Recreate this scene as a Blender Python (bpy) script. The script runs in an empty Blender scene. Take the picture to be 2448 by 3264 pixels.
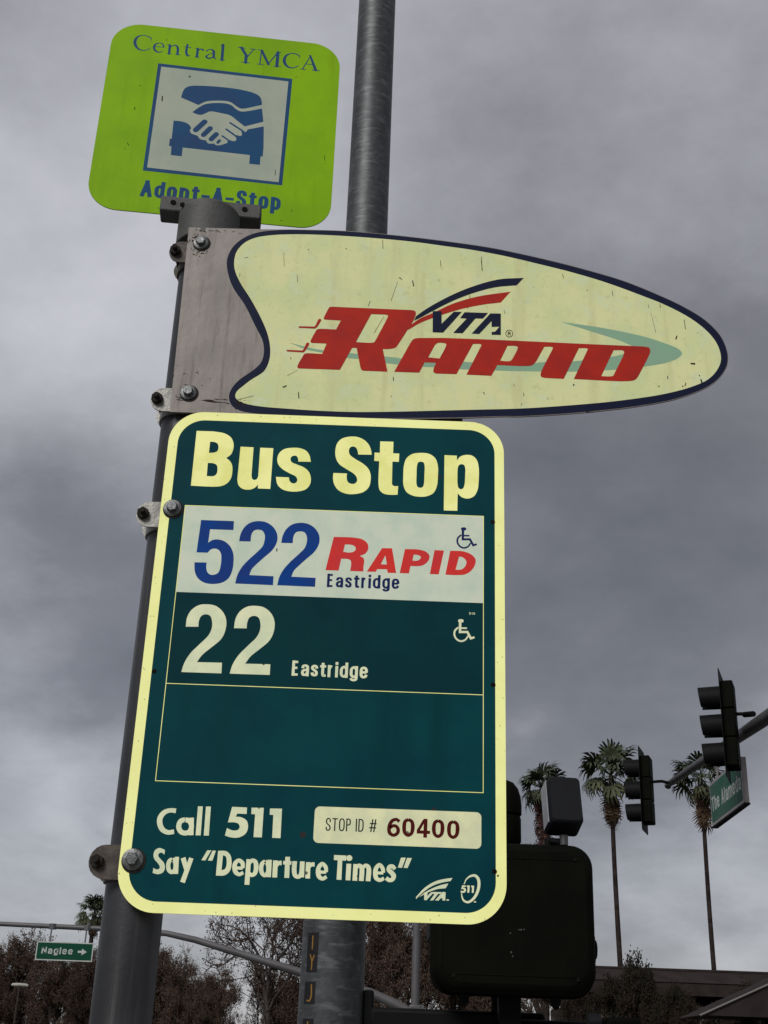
import bpy, math, random
import numpy as np
from mathutils import Vector, Matrix
from mathutils.geometry import tessellate_polygon

R = math.radians
SC = bpy.context.scene
COL = SC.collection
random.seed(7)

# ------------------------------------------------------------------ camera
cam_data = bpy.data.cameras.new("camera")
cam_data.sensor_fit = 'AUTO'
cam_data.sensor_width = 36.0
cam_data.lens = 3950.0 / 3264.0 * 36.0
cam_data.clip_start = 0.05
cam_data.clip_end = 4000.0
cam = bpy.data.objects.new("camera", cam_data)
COL.objects.link(cam)
cam.matrix_world = Matrix(((0.99932711, -0.03667875, 0.0, 0.0),
                           (-0.01489598, -0.40584685, -0.9138197, 0.0),
                           (0.03351776, 0.9132048, -0.40612013, 1.7),
                           (0, 0, 0, 1)))
SC.camera = cam

# ------------------------------------------------------------------ view
SC.view_settings.view_transform = 'Standard'
SC.view_settings.look = 'None'
SC.view_settings.gamma = 1.0
SC.view_settings.exposure = 1.05
SC.view_settings.use_curve_mapping = False

# ------------------------------------------------------------------ soft sun added behind the photographer, stands in for the camera flash
SUN_EL, SUN_AZ = R(38.0), R(-30.0)          # azimuth of the light's travel measured from +Y
sd = bpy.data.lights.new("sun", 'SUN')
sd.energy = 1.5
sd.angle = R(24.0)
sd.color = (1.0, 0.98, 0.92)
sun = bpy.data.objects.new("sun", sd)
COL.objects.link(sun)
travel = Vector((-math.sin(SUN_AZ) * math.cos(SUN_EL), math.cos(SUN_AZ) * math.cos(SUN_EL), -math.sin(SUN_EL)))
sun.rotation_euler = travel.to_track_quat('-Z', 'Y').to_euler()
sun.location = (0, -5, 12)

# ------------------------------------------------------------------ world: overcast sky with cloud masses
world = bpy.data.worlds.new("World")
SC.world = world
world.use_nodes = True
wn, wl = world.node_tree.nodes, world.node_tree.links
bg = wn['Background']
bg.inputs['Strength'].default_value = 0.1


class N:
    """small node-graph helper"""
    def __init__(self, tree):
        self.n, self.l = tree.nodes, tree.links

    def new(self, kind, **kw):
        nd = self.n.new(kind)
        for k, v in kw.items():
            setattr(nd, k, v)
        return nd

    def put(self, sock, v):
        if isinstance(v, bpy.types.NodeSocket):
            self.l.new(v, sock)
        elif v is not None:
            sock.default_value = v

    def math(self, op, a, b=None, c=None, clamp=False):
        nd = self.new('ShaderNodeMath', operation=op)
        nd.use_clamp = clamp
        self.put(nd.inputs[0], a)
        self.put(nd.inputs[1], b)
        self.put(nd.inputs[2], c)
        return nd.outputs[0]

    def vmath(self, op, a, b=None):
        nd = self.new('ShaderNodeVectorMath', operation=op)
        self.put(nd.inputs[0], a)
        self.put(nd.inputs[1], b)
        return nd.outputs['Value'] if op in ('DOT_PRODUCT', 'LENGTH', 'DISTANCE') else nd.outputs[0]

    def noise(self, vec, scale, detail=4.0, rough=0.5, dist=0.0):
        nd = self.new('ShaderNodeTexNoise')
        self.put(nd.inputs['Vector'], vec)
        nd.inputs['Scale'].default_value = scale
        nd.inputs['Detail'].default_value = detail
        nd.inputs['Roughness'].default_value = rough
        nd.inputs['Distortion'].default_value = dist
        return nd.outputs['Fac']

    def voronoi(self, vec, scale):
        nd = self.new('ShaderNodeTexVoronoi')
        self.put(nd.inputs['Vector'], vec)
        nd.inputs['Scale'].default_value = scale
        return nd.outputs['Distance'], nd.outputs['Color']

    def ramp(self, fac, stops, interp='LINEAR'):
        nd = self.new('ShaderNodeValToRGB')
        self.put(nd.inputs[0], fac)
        cr = nd.color_ramp
        cr.interpolation = interp
        cr.elements[0].position, cr.elements[0].color = stops[0][0], tuple(stops[0][1]) + (1,)
        cr.elements[1].position, cr.elements[1].color = stops[1][0], tuple(stops[1][1]) + (1,)
        for p, c in stops[2:]:
            e = cr.elements.new(p)
            e.color = tuple(c) + (1,)
        return nd.outputs[0]

    def mix(self, fac, a, b, mode='MIX'):
        nd = self.new('ShaderNodeMix', data_type='RGBA', blend_type=mode)
        self.put(nd.inputs[0], fac)
        for s, v in ((nd.inputs[6], a), (nd.inputs[7], b)):
            self.put(s, tuple(v) + (1,) if isinstance(v, (tuple, list)) and len(v) == 3 else v)
        return nd.outputs[2]

    def mapr(self, v, a, b, c, d):
        nd = self.new('ShaderNodeMapRange')
        nd.clamp = True
        nd.interpolation_type = 'SMOOTHSTEP'
        self.put(nd.inputs[0], v)
        for i, q in enumerate((a, b, c, d)):
            nd.inputs[i + 1].default_value = q
        return nd.outputs[0]


g = N(world.node_tree)
sky = g.new('ShaderNodeTexSky', sky_type='NISHITA')
sky.sun_disc = False
sky.sun_elevation = SUN_EL
sky.sun_rotation = R(180.0) + SUN_AZ
tc = g.new('ShaderNodeTexCoord')
d = g.vmath('NORMALIZE', tc.outputs['Generated'])
sep = g.new('ShaderNodeSeparateXYZ')
g.l.new(d, sep.inputs[0])
zz = g.math('ADD', g.math('MAXIMUM', sep.outputs['Z'], 0.0), 0.42)
inv = g.math('DIVIDE', 1.0, zz)
sc = g.new('ShaderNodeVectorMath', operation='SCALE')
g.l.new(d, sc.inputs[0])
g.l.new(inv, sc.inputs['Scale'])
mp = g.new('ShaderNodeMapping')
g.l.new(sc.outputs[0], mp.inputs[0])
mp.inputs['Rotation'].default_value = (0, 0, R(24))
mp.inputs['Scale'].default_value = (1.25, 1.35, 0.6)
mp.inputs['Location'].default_value = (3.1, 1.7, 0.4)
P = mp.outputs[0]
n1 = g.noise(P, 1.3, 3.0, 0.45, 0.25)
n2 = g.noise(P, 3.6, 6.0, 0.52, 0.15)
n3 = g.noise(P, 8.0, 7.0, 0.66, 0.1)
v = g.math('ADD', g.math('MULTIPLY', g.math('SUBTRACT', n1, 0.5), 1.1), g.math('MULTIPLY', g.math('SUBTRACT', n2, 0.5), 0.85))
v = g.math('ADD', v, g.math('MULTIPLY', g.math('SUBTRACT', n3, 0.5), 0.34))
# broad cloud masses: (direction, width, amount)
BLOBS = [(-0.275, 0.778, 0.565, 60, 0.26), (-0.23, 0.839, 0.493, 90, 0.2), (-0.27, 0.877, 0.398, 150, -0.42), (-0.214, 0.916, 0.34, 200, -0.24), (-0.274, 0.915, 0.298, 250, 0.14), (-0.229, 0.948, 0.222, 200, -0.1), (-0.248, 0.953, 0.174, 300, 0.12), (0.216, 0.881, 0.422, 30, -0.29), (0.171, 0.932, 0.321, 80, -0.16), (0.136, 0.949, 0.286, 300, 0.12), (0.242, 0.938, 0.249, 200, -0.12), (0.261, 0.96, 0.102, 250, 0.22), (0.194, 0.977, 0.09, 300, 0.05), (0.007, 0.998, 0.062, 150, 0.08), (-0.215, 0.974, 0.075, 200, -0.06)]
for dx, dy, dz, k, amt in BLOBS:
    L_ = math.sqrt(dx * dx + dy * dy + dz * dz)
    dot = g.vmath('DOT_PRODUCT', d, (dx / L_, dy / L_, dz / L_))
    e = g.math('EXPONENT', g.math('MULTIPLY', g.math('SUBTRACT', dot, 1.0), k))
    v = g.math('ADD', v, g.math('MULTIPLY', e, amt))
v = g.math('ADD', g.math('MULTIPLY', v, 0.85), 0.5)
cloud = g.ramp(v, [(0.0, (0.62, 0.62, 0.67)), (0.28, (0.95, 0.93, 1.01)), (0.5, (1.54, 1.53, 1.65)), (0.75, (2.30, 2.30, 2.45)), (1.0, (3.0, 3.0, 3.15))])
skc = g.mix(0.94, sky.outputs[0], cloud)
g.l.new(skc, bg.inputs['Color'])


# ------------------------------------------------------------------ materials
def material(name, base, rough=0.5, metal=0.0, spec=0.5, mottle=0.0, mscale=8.0, tint=None, specks=0.0, speck_scale=60.0,
             speck_col=(0.03, 0.022, 0.015), stretch=(1, 1, 1), bump=0.0, bscale=60.0, streak=0.0, streak_scale=(40, 40, 3), streak_col=None, extra=None):
    m = bpy.data.materials.new(name)
    m.use_nodes = True
    g = N(m.node_tree)
    b = m.node_tree.nodes['Principled BSDF']
    b.inputs['Roughness'].default_value = rough
    b.inputs['Metallic'].default_value = metal
    b.inputs['Specular IOR Level'].default_value = spec
    co = g.new('ShaderNodeTexCoord').outputs['Object']
    col = tuple(base) + (1,)
    if mottle or tint:
        n = g.noise(co, mscale, 5.0, 0.62)
        t = tint if tint else tuple(c * (1 - mottle) for c in base)
        col = g.mix(g.mapr(n, 0.36, 0.66, 0.0, 1.0), base, t)
    if streak:
        mpn = g.new('ShaderNodeMapping')
        g.l.new(co, mpn.inputs[0])
        mpn.inputs['Scale'].default_value = streak_scale
        n = g.noise(mpn.outputs[0], 1.0, 4.0, 0.6)
        sc_ = streak_col if streak_col else tuple(c * (1 - streak) for c in base)
        col = g.mix(g.mapr(n, 0.5, 0.72, 0.0, 1.0), col, sc_)
    if specks:
        mpn = g.new('ShaderNodeMapping')
        g.l.new(co, mpn.inputs[0])
        mpn.inputs['Scale'].default_value = stretch
        dist, vc = g.voronoi(mpn.outputs[0], speck_scale)
        sx = g.new('ShaderNodeSeparateColor')
        g.l.new(vc, sx.inputs[0])
        lim = g.math('MULTIPLY', g.math('SUBTRACT', sx.outputs[0], 1.0 - specks), 0.30 / specks, clamp=True)
        k = g.mapr(g.math('SUBTRACT', lim, dist), -0.02, 0.06, 0.0, 0.85)
        col = g.mix(k, col, speck_col)
    if extra:
        col = extra(g, co, col)
    g.put(b.inputs['Base Color'], col)
    rn = g.noise(co, mscale * 2.3, 3.0, 0.6)
    g.put(b.inputs['Roughness'], g.math('ADD', rough - 0.06, g.math('MULTIPLY', rn, 0.14)))
    if bump:
        bn = g.new('ShaderNodeBump')
        bn.inputs['Strength'].default_value = bump
        bn.inputs['Distance'].default_value = 0.004
        g.put(bn.inputs['Height'], g.noise(co, bscale, 4.0, 0.6))
        g.l.new(bn.outputs[0], b.inputs['Normal'])
    return m


def spangle(g, co, col):
    dist, vc = g.voronoi(co, 55.0)
    sx = g.new('ShaderNodeSeparateColor')
    g.l.new(vc, sx.inputs[0])
    return g.mix(g.math('MULTIPLY', sx.outputs[1], 0.25), col, (0.09, 0.093, 0.10))


def blotchy(g, co, col):
    n = g.noise(co, 26.0, 6.0, 0.75)
    col = g.mix(g.mapr(n, 0.50, 0.66, 0.0, 0.55), col, (0.52, 0.58, 0.42))
    n = g.noise(co, 75.0, 4.0, 0.75)
    col = g.mix(g.mapr(n, 0.53, 0.70, 0.0, 0.6), col, (0.42, 0.43, 0.22))
    n = g.noise(co, 220.0, 2.0, 0.7)
    return g.mix(g.mapr(n, 0.6, 0.8, 0.0, 0.30), col, (0.26, 0.26, 0.12))


M = dict(
    retro_yellow=material('retro_yellow', (0.84, 0.86, 0.38), 0.6, spec=0.08, mottle=0.07, mscale=14, specks=0.03, speck_scale=70, stretch=(1, 1, 0.5), tint=(0.79, 0.80, 0.33)),
    retro_letter=material('retro_letter', (0.84, 0.84, 0.36), 0.6, spec=0.08, tint=(0.72, 0.73, 0.25), mscale=18, specks=0.02, speck_scale=80, stretch=(1, 1, 0.5)),
    pale_letter=material('pale_letter', (0.66, 0.68, 0.46), 0.6, spec=0.08, tint=(0.54, 0.60, 0.42), mscale=30, specks=0.05, speck_scale=130),
    sign_green=material('sign_green', streak=0.22, streak_scale=(22, 22, 2.2), base= (0.0006, 0.040, 0.048), rough=0.6, spec=0.05, tint=(0.0004, 0.029, 0.040), mscale=7, specks=0.02, speck_scale=70, speck_col=(0.03, 0.02, 0.02)),
    route_green=material('route_green', (0.0006, 0.029, 0.035), 0.6, spec=0.05, tint=(0.0006, 0.023, 0.031), mscale=9),
    route_white=material('route_white', (0.54, 0.58, 0.48), 0.6, spec=0.08, tint=(0.45, 0.53, 0.44), mscale=22, specks=0.05, speck_scale=85, stretch=(1, 1, 0.45)),
    route_blue=material('route_blue', (0.003, 0.040, 0.20), 0.6, spec=0.05, tint=(0.010, 0.032, 0.165), mscale=20),
    navy_print=material('navy_print', (0.005, 0.013, 0.075), 0.6, spec=0.08),
    route_red=material('route_red', (0.55, 0.028, 0.022), 0.6, spec=0.08, tint=(0.48, 0.03, 0.035), mscale=20),
    sticker=material('sticker', (0.68, 0.68, 0.42), 0.6, spec=0.08, tint=(0.55, 0.58, 0.38), mscale=24, specks=0.04, speck_scale=90),
    black_print=material('black_print', (0.006, 0.012, 0.012), 0.6, spec=0.08),
    maroon_print=material('maroon_print', (0.060, 0.004, 0.003), 0.6, spec=0.08),
    rapid_cream=material('rapid_cream', streak=0.16, streak_scale=(38, 38, 3.0), base= (0.57, 0.58, 0.31), rough=0.6, spec=0.08, tint=(0.48, 0.53, 0.28), mscale=13, specks=0.012, speck_scale=260, stretch=(1, 1, 0.35), extra=blotchy),
    rapid_navy=material('rapid_navy', (0.005, 0.008, 0.026), 0.6, spec=0.08),
    rapid_red=material('rapid_red', (0.33, 0.018, 0.010), 0.6, spec=0.08, tint=(0.27, 0.016, 0.012), mscale=25),
    rapid_teal=material('rapid_teal', (0.19, 0.33, 0.22), 0.6, spec=0.08, tint=(0.20, 0.31, 0.23), mscale=40),
    bare_alu=material('bare_alu', (0.155, 0.135, 0.128), 0.5, 0.25, spec=0.3, tint=(0.125, 0.112, 0.107), mscale=12, specks=0.09, speck_scale=60, stretch=(1, 1, 0.6), bump=0.1, streak=0.4, streak_scale=(120, 120, 9)),
    dirt=material('dirt', (0.028, 0.022, 0.017), 0.8, spec=0.1, mottle=0.5, mscale=300),
    lime=material('lime', streak=0.20, streak_scale=(34, 34, 3.5), base= (0.19, 0.36, 0.002), rough=0.6, spec=0.08, tint=(0.15, 0.30, 0.005), mscale=6, specks=0.010, speck_scale=200, speck_col=(0.05, 0.13, 0.01)),
    adopt_blue=material('adopt_blue', (0.010, 0.055, 0.135), 0.6, spec=0.08, tint=(0.016, 0.045, 0.12), mscale=14),
    adopt_white=material('adopt_white', (0.31, 0.34, 0.28), 0.6, spec=0.08, tint=(0.27, 0.31, 0.26), mscale=12, specks=0.03, speck_scale=60),
    alu_edge=material('alu_edge', (0.30, 0.30, 0.31), 0.4, 0.6),
    post_steel=material('post_steel', (0.032, 0.033, 0.038), 0.42, 0.35, spec=0.4, mottle=0.35, mscale=9, streak=0.45, streak_scale=(60, 60, 2.5), streak_col=(0.058, 0.056, 0.058), specks=0.02, speck_scale=120, speck_col=(0.05, 0.022, 0.012), bump=0.08, bscale=180),
    cap_iron=material('cap_iron', (0.062, 0.062, 0.062), 0.62, 0.1, spec=0.3, mottle=0.3, mscale=22, bump=0.25, bscale=260),
    strap_steel=material('strap_steel', (0.20, 0.195, 0.185), 0.42, 0.5, spec=0.4, mottle=0.45, mscale=40, bump=0.15, bscale=200),
    strap_old=material('strap_old', (0.070, 0.058, 0.052), 0.6, 0.3, spec=0.3, mottle=0.5, mscale=50, bump=0.2, bscale=200),
    bolt_steel=material('bolt_steel', (0.13, 0.135, 0.14), 0.38, 0.6, spec=0.4, mottle=0.5, mscale=160, bump=0.2, bscale=500),
    nut_rust=material('nut_rust', (0.020, 0.016, 0.014), 0.8, 0.1, spec=0.2, mottle=0.5, mscale=160, bump=0.5, bscale=500),
    hole=material('hole', (0.004, 0.003, 0.003), 0.9, spec=0.1),
    galvanised=material('galvanised', (0.030, 0.033, 0.037), 0.5, 0.3, spec=0.35, tint=(0.021, 0.024, 0.027), mscale=7, extra=spangle, streak=0.2, streak_scale=(14, 14, 60), streak_col=(0.085, 0.088, 0.098), bump=0.12, bscale=120),
    tag_black=material('tag_black', (0.006, 0.006, 0.008), 0.6, spec=0.2),
    tag_yellow=material('tag_yellow', (0.19, 0.10, 0.018), 0.6, spec=0.2, mottle=0.3, mscale=90),
    signal_olive=material('signal_olive', (0.0030, 0.0036, 0.0020), 0.7, spec=0.04, tint=(0.0018, 0.0020, 0.0014), mscale=5, bump=0.06),
    signal_black=material('signal_black', (0.0032, 0.0035, 0.0045), 0.65, spec=0.10, mottle=0.3, mscale=8),
    detector=material('detector', (0.006, 0.0065, 0.0085), 0.6, spec=0.12, mottle=0.2, mscale=10),
    detector_side=material('detector_side', (0.22, 0.23, 0.25), 0.5, spec=0.3, mottle=0.2, mscale=10),
    lens=material('lens', (0.02, 0.02, 0.02), 0.2, spec=0.5),
    mast=material('mast', (0.075, 0.072, 0.078), 0.45, 0.35, spec=0.4, mottle=0.3, mscale=2, streak=0.2),
    far_mast=material('far_mast', (0.085, 0.082, 0.088), 0.5, 0.2, spec=0.3, mottle=0.2, mscale=1),
    street_green=material('street_green', (0.022, 0.085, 0.058), 0.6, spec=0.08, tint=(0.040, 0.088, 0.070), mscale=2.4),
    street_green_far=material('street_green_far', (0.003, 0.042, 0.024), 0.6, spec=0.08),
    street_white=material('street_white', (0.38, 0.40, 0.39), 0.6, spec=0.08, mottle=0.2, mscale=6),
    sign_frame=material('sign_frame', (0.22, 0.20, 0.205), 0.5, 0.1, mottle=0.2, mscale=4),
    lamp_pale=material('lamp_pale', (0.30, 0.29, 0.26), 0.5),
    palm_trunk=material('palm_trunk', (0.030, 0.022, 0.021), 0.9, spec=0.1, mottle=0.5, mscale=3, bump=0.4, bscale=12, streak=0.4, streak_scale=(2, 2, 9)),
    palm_green=material('palm_green', (0.050, 0.062, 0.036), 0.6, spec=0.2, mottle=0.5, mscale=1.3),
    palm_olive=material('palm_olive', (0.060, 0.068, 0.035), 0.6, spec=0.2, mottle=0.5, mscale=1.3),
    palm_dead=material('palm_dead', (0.070, 0.045, 0.028), 0.85, spec=0.1, mottle=0.5, mscale=1.5),
    palm_rust=material('palm_rust', (0.050, 0.024, 0.021), 0.85, spec=0.1, mottle=0.4, mscale=1.5),
    bark=material('bark', (0.040, 0.032, 0.030), 0.9, spec=0.1, mottle=0.5, mscale=3),
    twig=material('twig', (0.058, 0.042, 0.037), 0.9, spec=0.08, mottle=0.4, mscale=0.6),
    dry_leaf=material('dry_leaf', (0.074, 0.047, 0.038), 0.9, spec=0.08, tint=(0.042, 0.031, 0.023), mscale=0.7),
    dark_leaf=material('dark_leaf', (0.015, 0.014, 0.010), 0.85, spec=0.1, tint=(0.022, 0.014, 0.011), mscale=0.5),
    pale_leaf=material('pale_leaf', (0.085, 0.085, 0.070), 0.8, spec=0.1, tint=(0.04, 0.045, 0.03), mscale=1.2),
    roof_brown=material('roof_brown', (0.024, 0.018, 0.018), 0.85, spec=0.1, mottle=0.3, mscale=1.2),
    fascia=material('fascia', (0.026, 0.019, 0.019), 0.85, spec=0.1, mottle=0.3, mscale=2),
    barge=material('barge', (0.11, 0.10, 0.095), 0.7, spec=0.2),
    stucco=material('stucco', (0.16, 0.13, 0.11), 0.9, spec=0.1, mottle=0.2, mscale=3, bump=0.3, bscale=30),
    glass_dark=material('glass_dark', (0.015, 0.018, 0.02), 0.1, spec=0.6),
    asphalt=material('asphalt', (0.045, 0.045, 0.047), 0.9, spec=0.2, mottle=0.3, mscale=3, bump=0.5, bscale=80),
    concrete=material('concrete', (0.24, 0.235, 0.22), 0.9, spec=0.2, mottle=0.25, mscale=2, bump=0.4, bscale=50),
    soil=material('soil', (0.055, 0.060, 0.035), 0.95, spec=0.1, mottle=0.4, mscale=0.4),
    paint=material('paint', (0.6, 0.6, 0.58), 0.7, mottle=0.2, mscale=4),
)

# ------------------------------------------------------------------ mesh helpers


class MB:
    """collects primitives and links them as ONE mesh object"""
    def __init__(self):
        self.v, self.f = [], []

    def add(self, verts, faces):
        b = len(self.v)
        self.v.extend(tuple(p) for p in verts)
        self.f.extend(tuple(i + b for i in q) for q in faces)

    def box(self, c, s, rot=None):
        hx, hy, hz = s[0] / 2, s[1] / 2, s[2] / 2
        vs = [Vector((x, y, z)) for x in (-hx, hx) for y in (-hy, hy) for z in (-hz, hz)]
        if rot is not None:
            vs = [rot @ p for p in vs]
        self.add([p + Vector(c) for p in vs], [(0, 1, 3, 2), (4, 6, 7, 5), (0, 4, 5, 1), (2, 3, 7, 6), (0, 2, 6, 4), (1, 5, 7, 3)])

    def tube(self, pts, rad, n=16, caps=True):
        pts = [Vector(p) for p in pts]
        if not isinstance(rad, (list, tuple)):
            rad = [rad] * len(pts)
        rings, up = [], None
        for i, p in enumerate(pts):
            t = (pts[min(i + 1, len(pts) - 1)] - pts[max(i - 1, 0)]).normalized()
            if up is None:
                up = Vector((0, 0, 1)) if abs(t.z) < 0.9 else Vector((1, 0, 0))
            a = (up - t * up.dot(t)).normalized()
            up = a
            b = t.cross(a)
            rings.append([p + (a * math.cos(2 * math.pi * k / n) + b * math.sin(2 * math.pi * k / n)) * rad[i] for k in range(n)])
        vs = [q for r in rings for q in r]
        fs = [(i * n + k, i * n + (k + 1) % n, (i + 1) * n + (k + 1) % n, (i + 1) * n + k) for i in range(len(pts) - 1) for k in range(n)]
        if caps:
            fs += [tuple(range(n - 1, -1, -1)), tuple((len(pts) - 1) * n + k for k in range(n))]
        self.add(vs, fs)

    def prism(self, poly, y0, y1):
        """outline in the local XZ plane given thickness from y0 (front) to y1 (back)"""
        n = len(poly)
        tris = tessellate_polygon([[Vector((x, z, 0)) for x, z in poly]])
        vs = [(x, y0, z) for x, z in poly] + [(x, y1, z) for x, z in poly]
        fs = [tuple(t) for t in tris] + [tuple(i + n for i in reversed(t)) for t in tris]
        fs += [(i, (i + 1) % n, (i + 1) % n + n, i + n) for i in range(n)]
        self.add(vs, fs)

    def build(self, name, mat, parent=None, bevel=0.0, smooth=True, angle=35, seg=2, loc=None, rot=None):
        me = bpy.data.meshes.new(name)
        me.from_pydata(self.v, [], self.f)
        me.update()
        if isinstance(mat, str):
            mat = M[mat]
        me.materials.append(mat)
        if smooth:
            me.shade_smooth()
            me.set_sharp_from_angle(angle=R(angle))
        o = bpy.data.objects.new(name, me)
        COL.objects.link(o)
        if loc:
            o.location = loc
        if rot:
            o.rotation_euler = rot
        if parent:
            o.parent = parent
        if bevel:
            mo = o.modifiers.new('bevel', 'BEVEL')
            mo.width = bevel
            mo.segments = seg
            mo.limit_method = 'ANGLE'
            mo.angle_limit = R(40)
        return o


def thing(name, label, cat, loc=(0, 0, 0), rotz=0.0, group=None):
    o = bpy.data.objects.new(name, None)
    o.empty_display_size = 0.1
    COL.objects.link(o)
    o.location = loc
    o.rotation_euler = (0, 0, rotz)
    o['label'] = label
    o['category'] = cat
    if group:
        o['group'] = group
    return o


def struct(o, kind='structure'):
    o['kind'] = kind
    return o


def rounded_rect(x0, z0, x1, z1, r, n=10):
    pts = []
    for cx, cz, a0 in ((x1 - r, z1 - r, 0), (x0 + r, z1 - r, 90), (x0 + r, z0 + r, 180), (x1 - r, z0 + r, 270)):
        for k in range(n + 1):
            a = R(a0 + 90.0 * k / n)
            pts.append((cx + r * math.cos(a), cz + r * math.sin(a)))
    return pts


def circle(cx, cz, r, n=24):
    return [(cx + r * math.cos(2 * math.pi * k / n), cz + r * math.sin(2 * math.pi * k / n)) for k in range(n)]


# ---- print: smooth outlines, strokes and a small condensed stroke alphabet (units: metres in the sign's plane)
def parse(s, ox, oz):
    out = []
    for t in s.split():
        sm = t[0] == '~'
        if sm:
            t = t[1:]
        w = None
        if '/' in t:
            t, w = t.split('/')
            w = float(w) * 1e-4
        x, z = t.split(',')
        out.append((float(x) * 1e-4 - ox, float(z) * 1e-4 - oz, sm, w))
    return out


def cr(p0, p1, p2, p3, n):
    """centripetal Catmull-Rom between p1 and p2"""
    P4 = [np.array(p, float) for p in (p0, p1, p2, p3)]
    t = [0.0]
    for i in range(3):
        t.append(t[-1] + max(np.linalg.norm(P4[i + 1][:2] - P4[i][:2]), 1e-7) ** 0.5)
    out = []
    for k in range(1, n):
        u = t[1] + (t[2] - t[1]) * k / n
        A = [(t[i + 1] - u) / (t[i + 1] - t[i]) * P4[i] + (u - t[i]) / (t[i + 1] - t[i]) * P4[i + 1] for i in range(3)]
        B = [(t[i + 2] - u) / (t[i + 2] - t[i]) * A[i] + (u - t[i]) / (t[i + 2] - t[i]) * A[i + 1] for i in range(2)]
        out.append((t[2] - u) / (t[2] - t[1]) * B[0] + (u - t[1]) / (t[2] - t[1]) * B[1])
    return out


def expand(pts, closed, n=5):
    """pts: (x, z, smooth, w) -> list of (x, z, w)"""
    m = len(pts)
    out = []
    for i in range(m if closed else m - 1):
        a, b = pts[i], pts[(i + 1) % m]
        out.append((a[0], a[1], a[3] or 0.0))
        if not (a[2] or b[2]):
            continue
        pa, pb = pts[(i - 1) % m], pts[(i + 2) % m]
        va = (a[0], a[1], a[3] or 0.0)
        vb = (b[0], b[1], b[3] or 0.0)
        if a[2] and (closed or i > 0):
            v0 = (pa[0], pa[1], pa[3] or 0.0)
        else:
            v0 = tuple(2 * va[k] - vb[k] for k in range(3))
        if b[2] and (closed or i < m - 2):
            v3 = (pb[0], pb[1], pb[3] or 0.0)
        else:
            v3 = tuple(2 * vb[k] - va[k] for k in range(3))
        out.extend(tuple(q) for q in cr(v0, va, vb, v3, n))
    if not closed:
        b = pts[-1]
        out.append((b[0], b[1], b[3] or 0.0))
    return out


def ribbon(path, fz=1.0, cap0=0.0, cap1=0.0):
    """path of (x, z, w) -> verts (x, z), quads; width applied across, horizontal strokes thinned by fz"""
    P_ = [np.array(p[:2]) for p in path]
    W = [p[2] for p in path]
    n = len(P_)
    if cap0:
        dd = P_[0] - P_[1]
        P_[0] = P_[0] + dd / max(np.linalg.norm(dd), 1e-9) * W[0] * cap0
    if cap1:
        dd = P_[-1] - P_[-2]
        P_[-1] = P_[-1] + dd / max(np.linalg.norm(dd), 1e-9) * W[-1] * cap1
    vs = []
    for i in range(n):
        d0 = P_[i] - P_[i - 1] if i > 0 else P_[1] - P_[0]
        d1 = P_[i + 1] - P_[i] if i < n - 1 else P_[-1] - P_[-2]
        d0 = d0 / max(np.linalg.norm(d0), 1e-9)
        d1 = d1 / max(np.linalg.norm(d1), 1e-9)
        t = d0 + d1
        L_ = np.linalg.norm(t)
        t = d1 if L_ < 1e-6 else t / L_
        nn = np.array((-t[1], t[0]))
        k = 1.0 / max(abs(np.dot(nn, (-d1[1], d1[0]))), 0.55)
        off = nn * k * W[i] / 2
        off = np.array((off[0], off[1] * fz))
        vs += [tuple(P_[i] + off), tuple(P_[i] - off)]
    return vs, [(2 * i, 2 * i + 1, 2 * i + 3, 2 * i + 2) for i in range(n - 1)]


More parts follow.
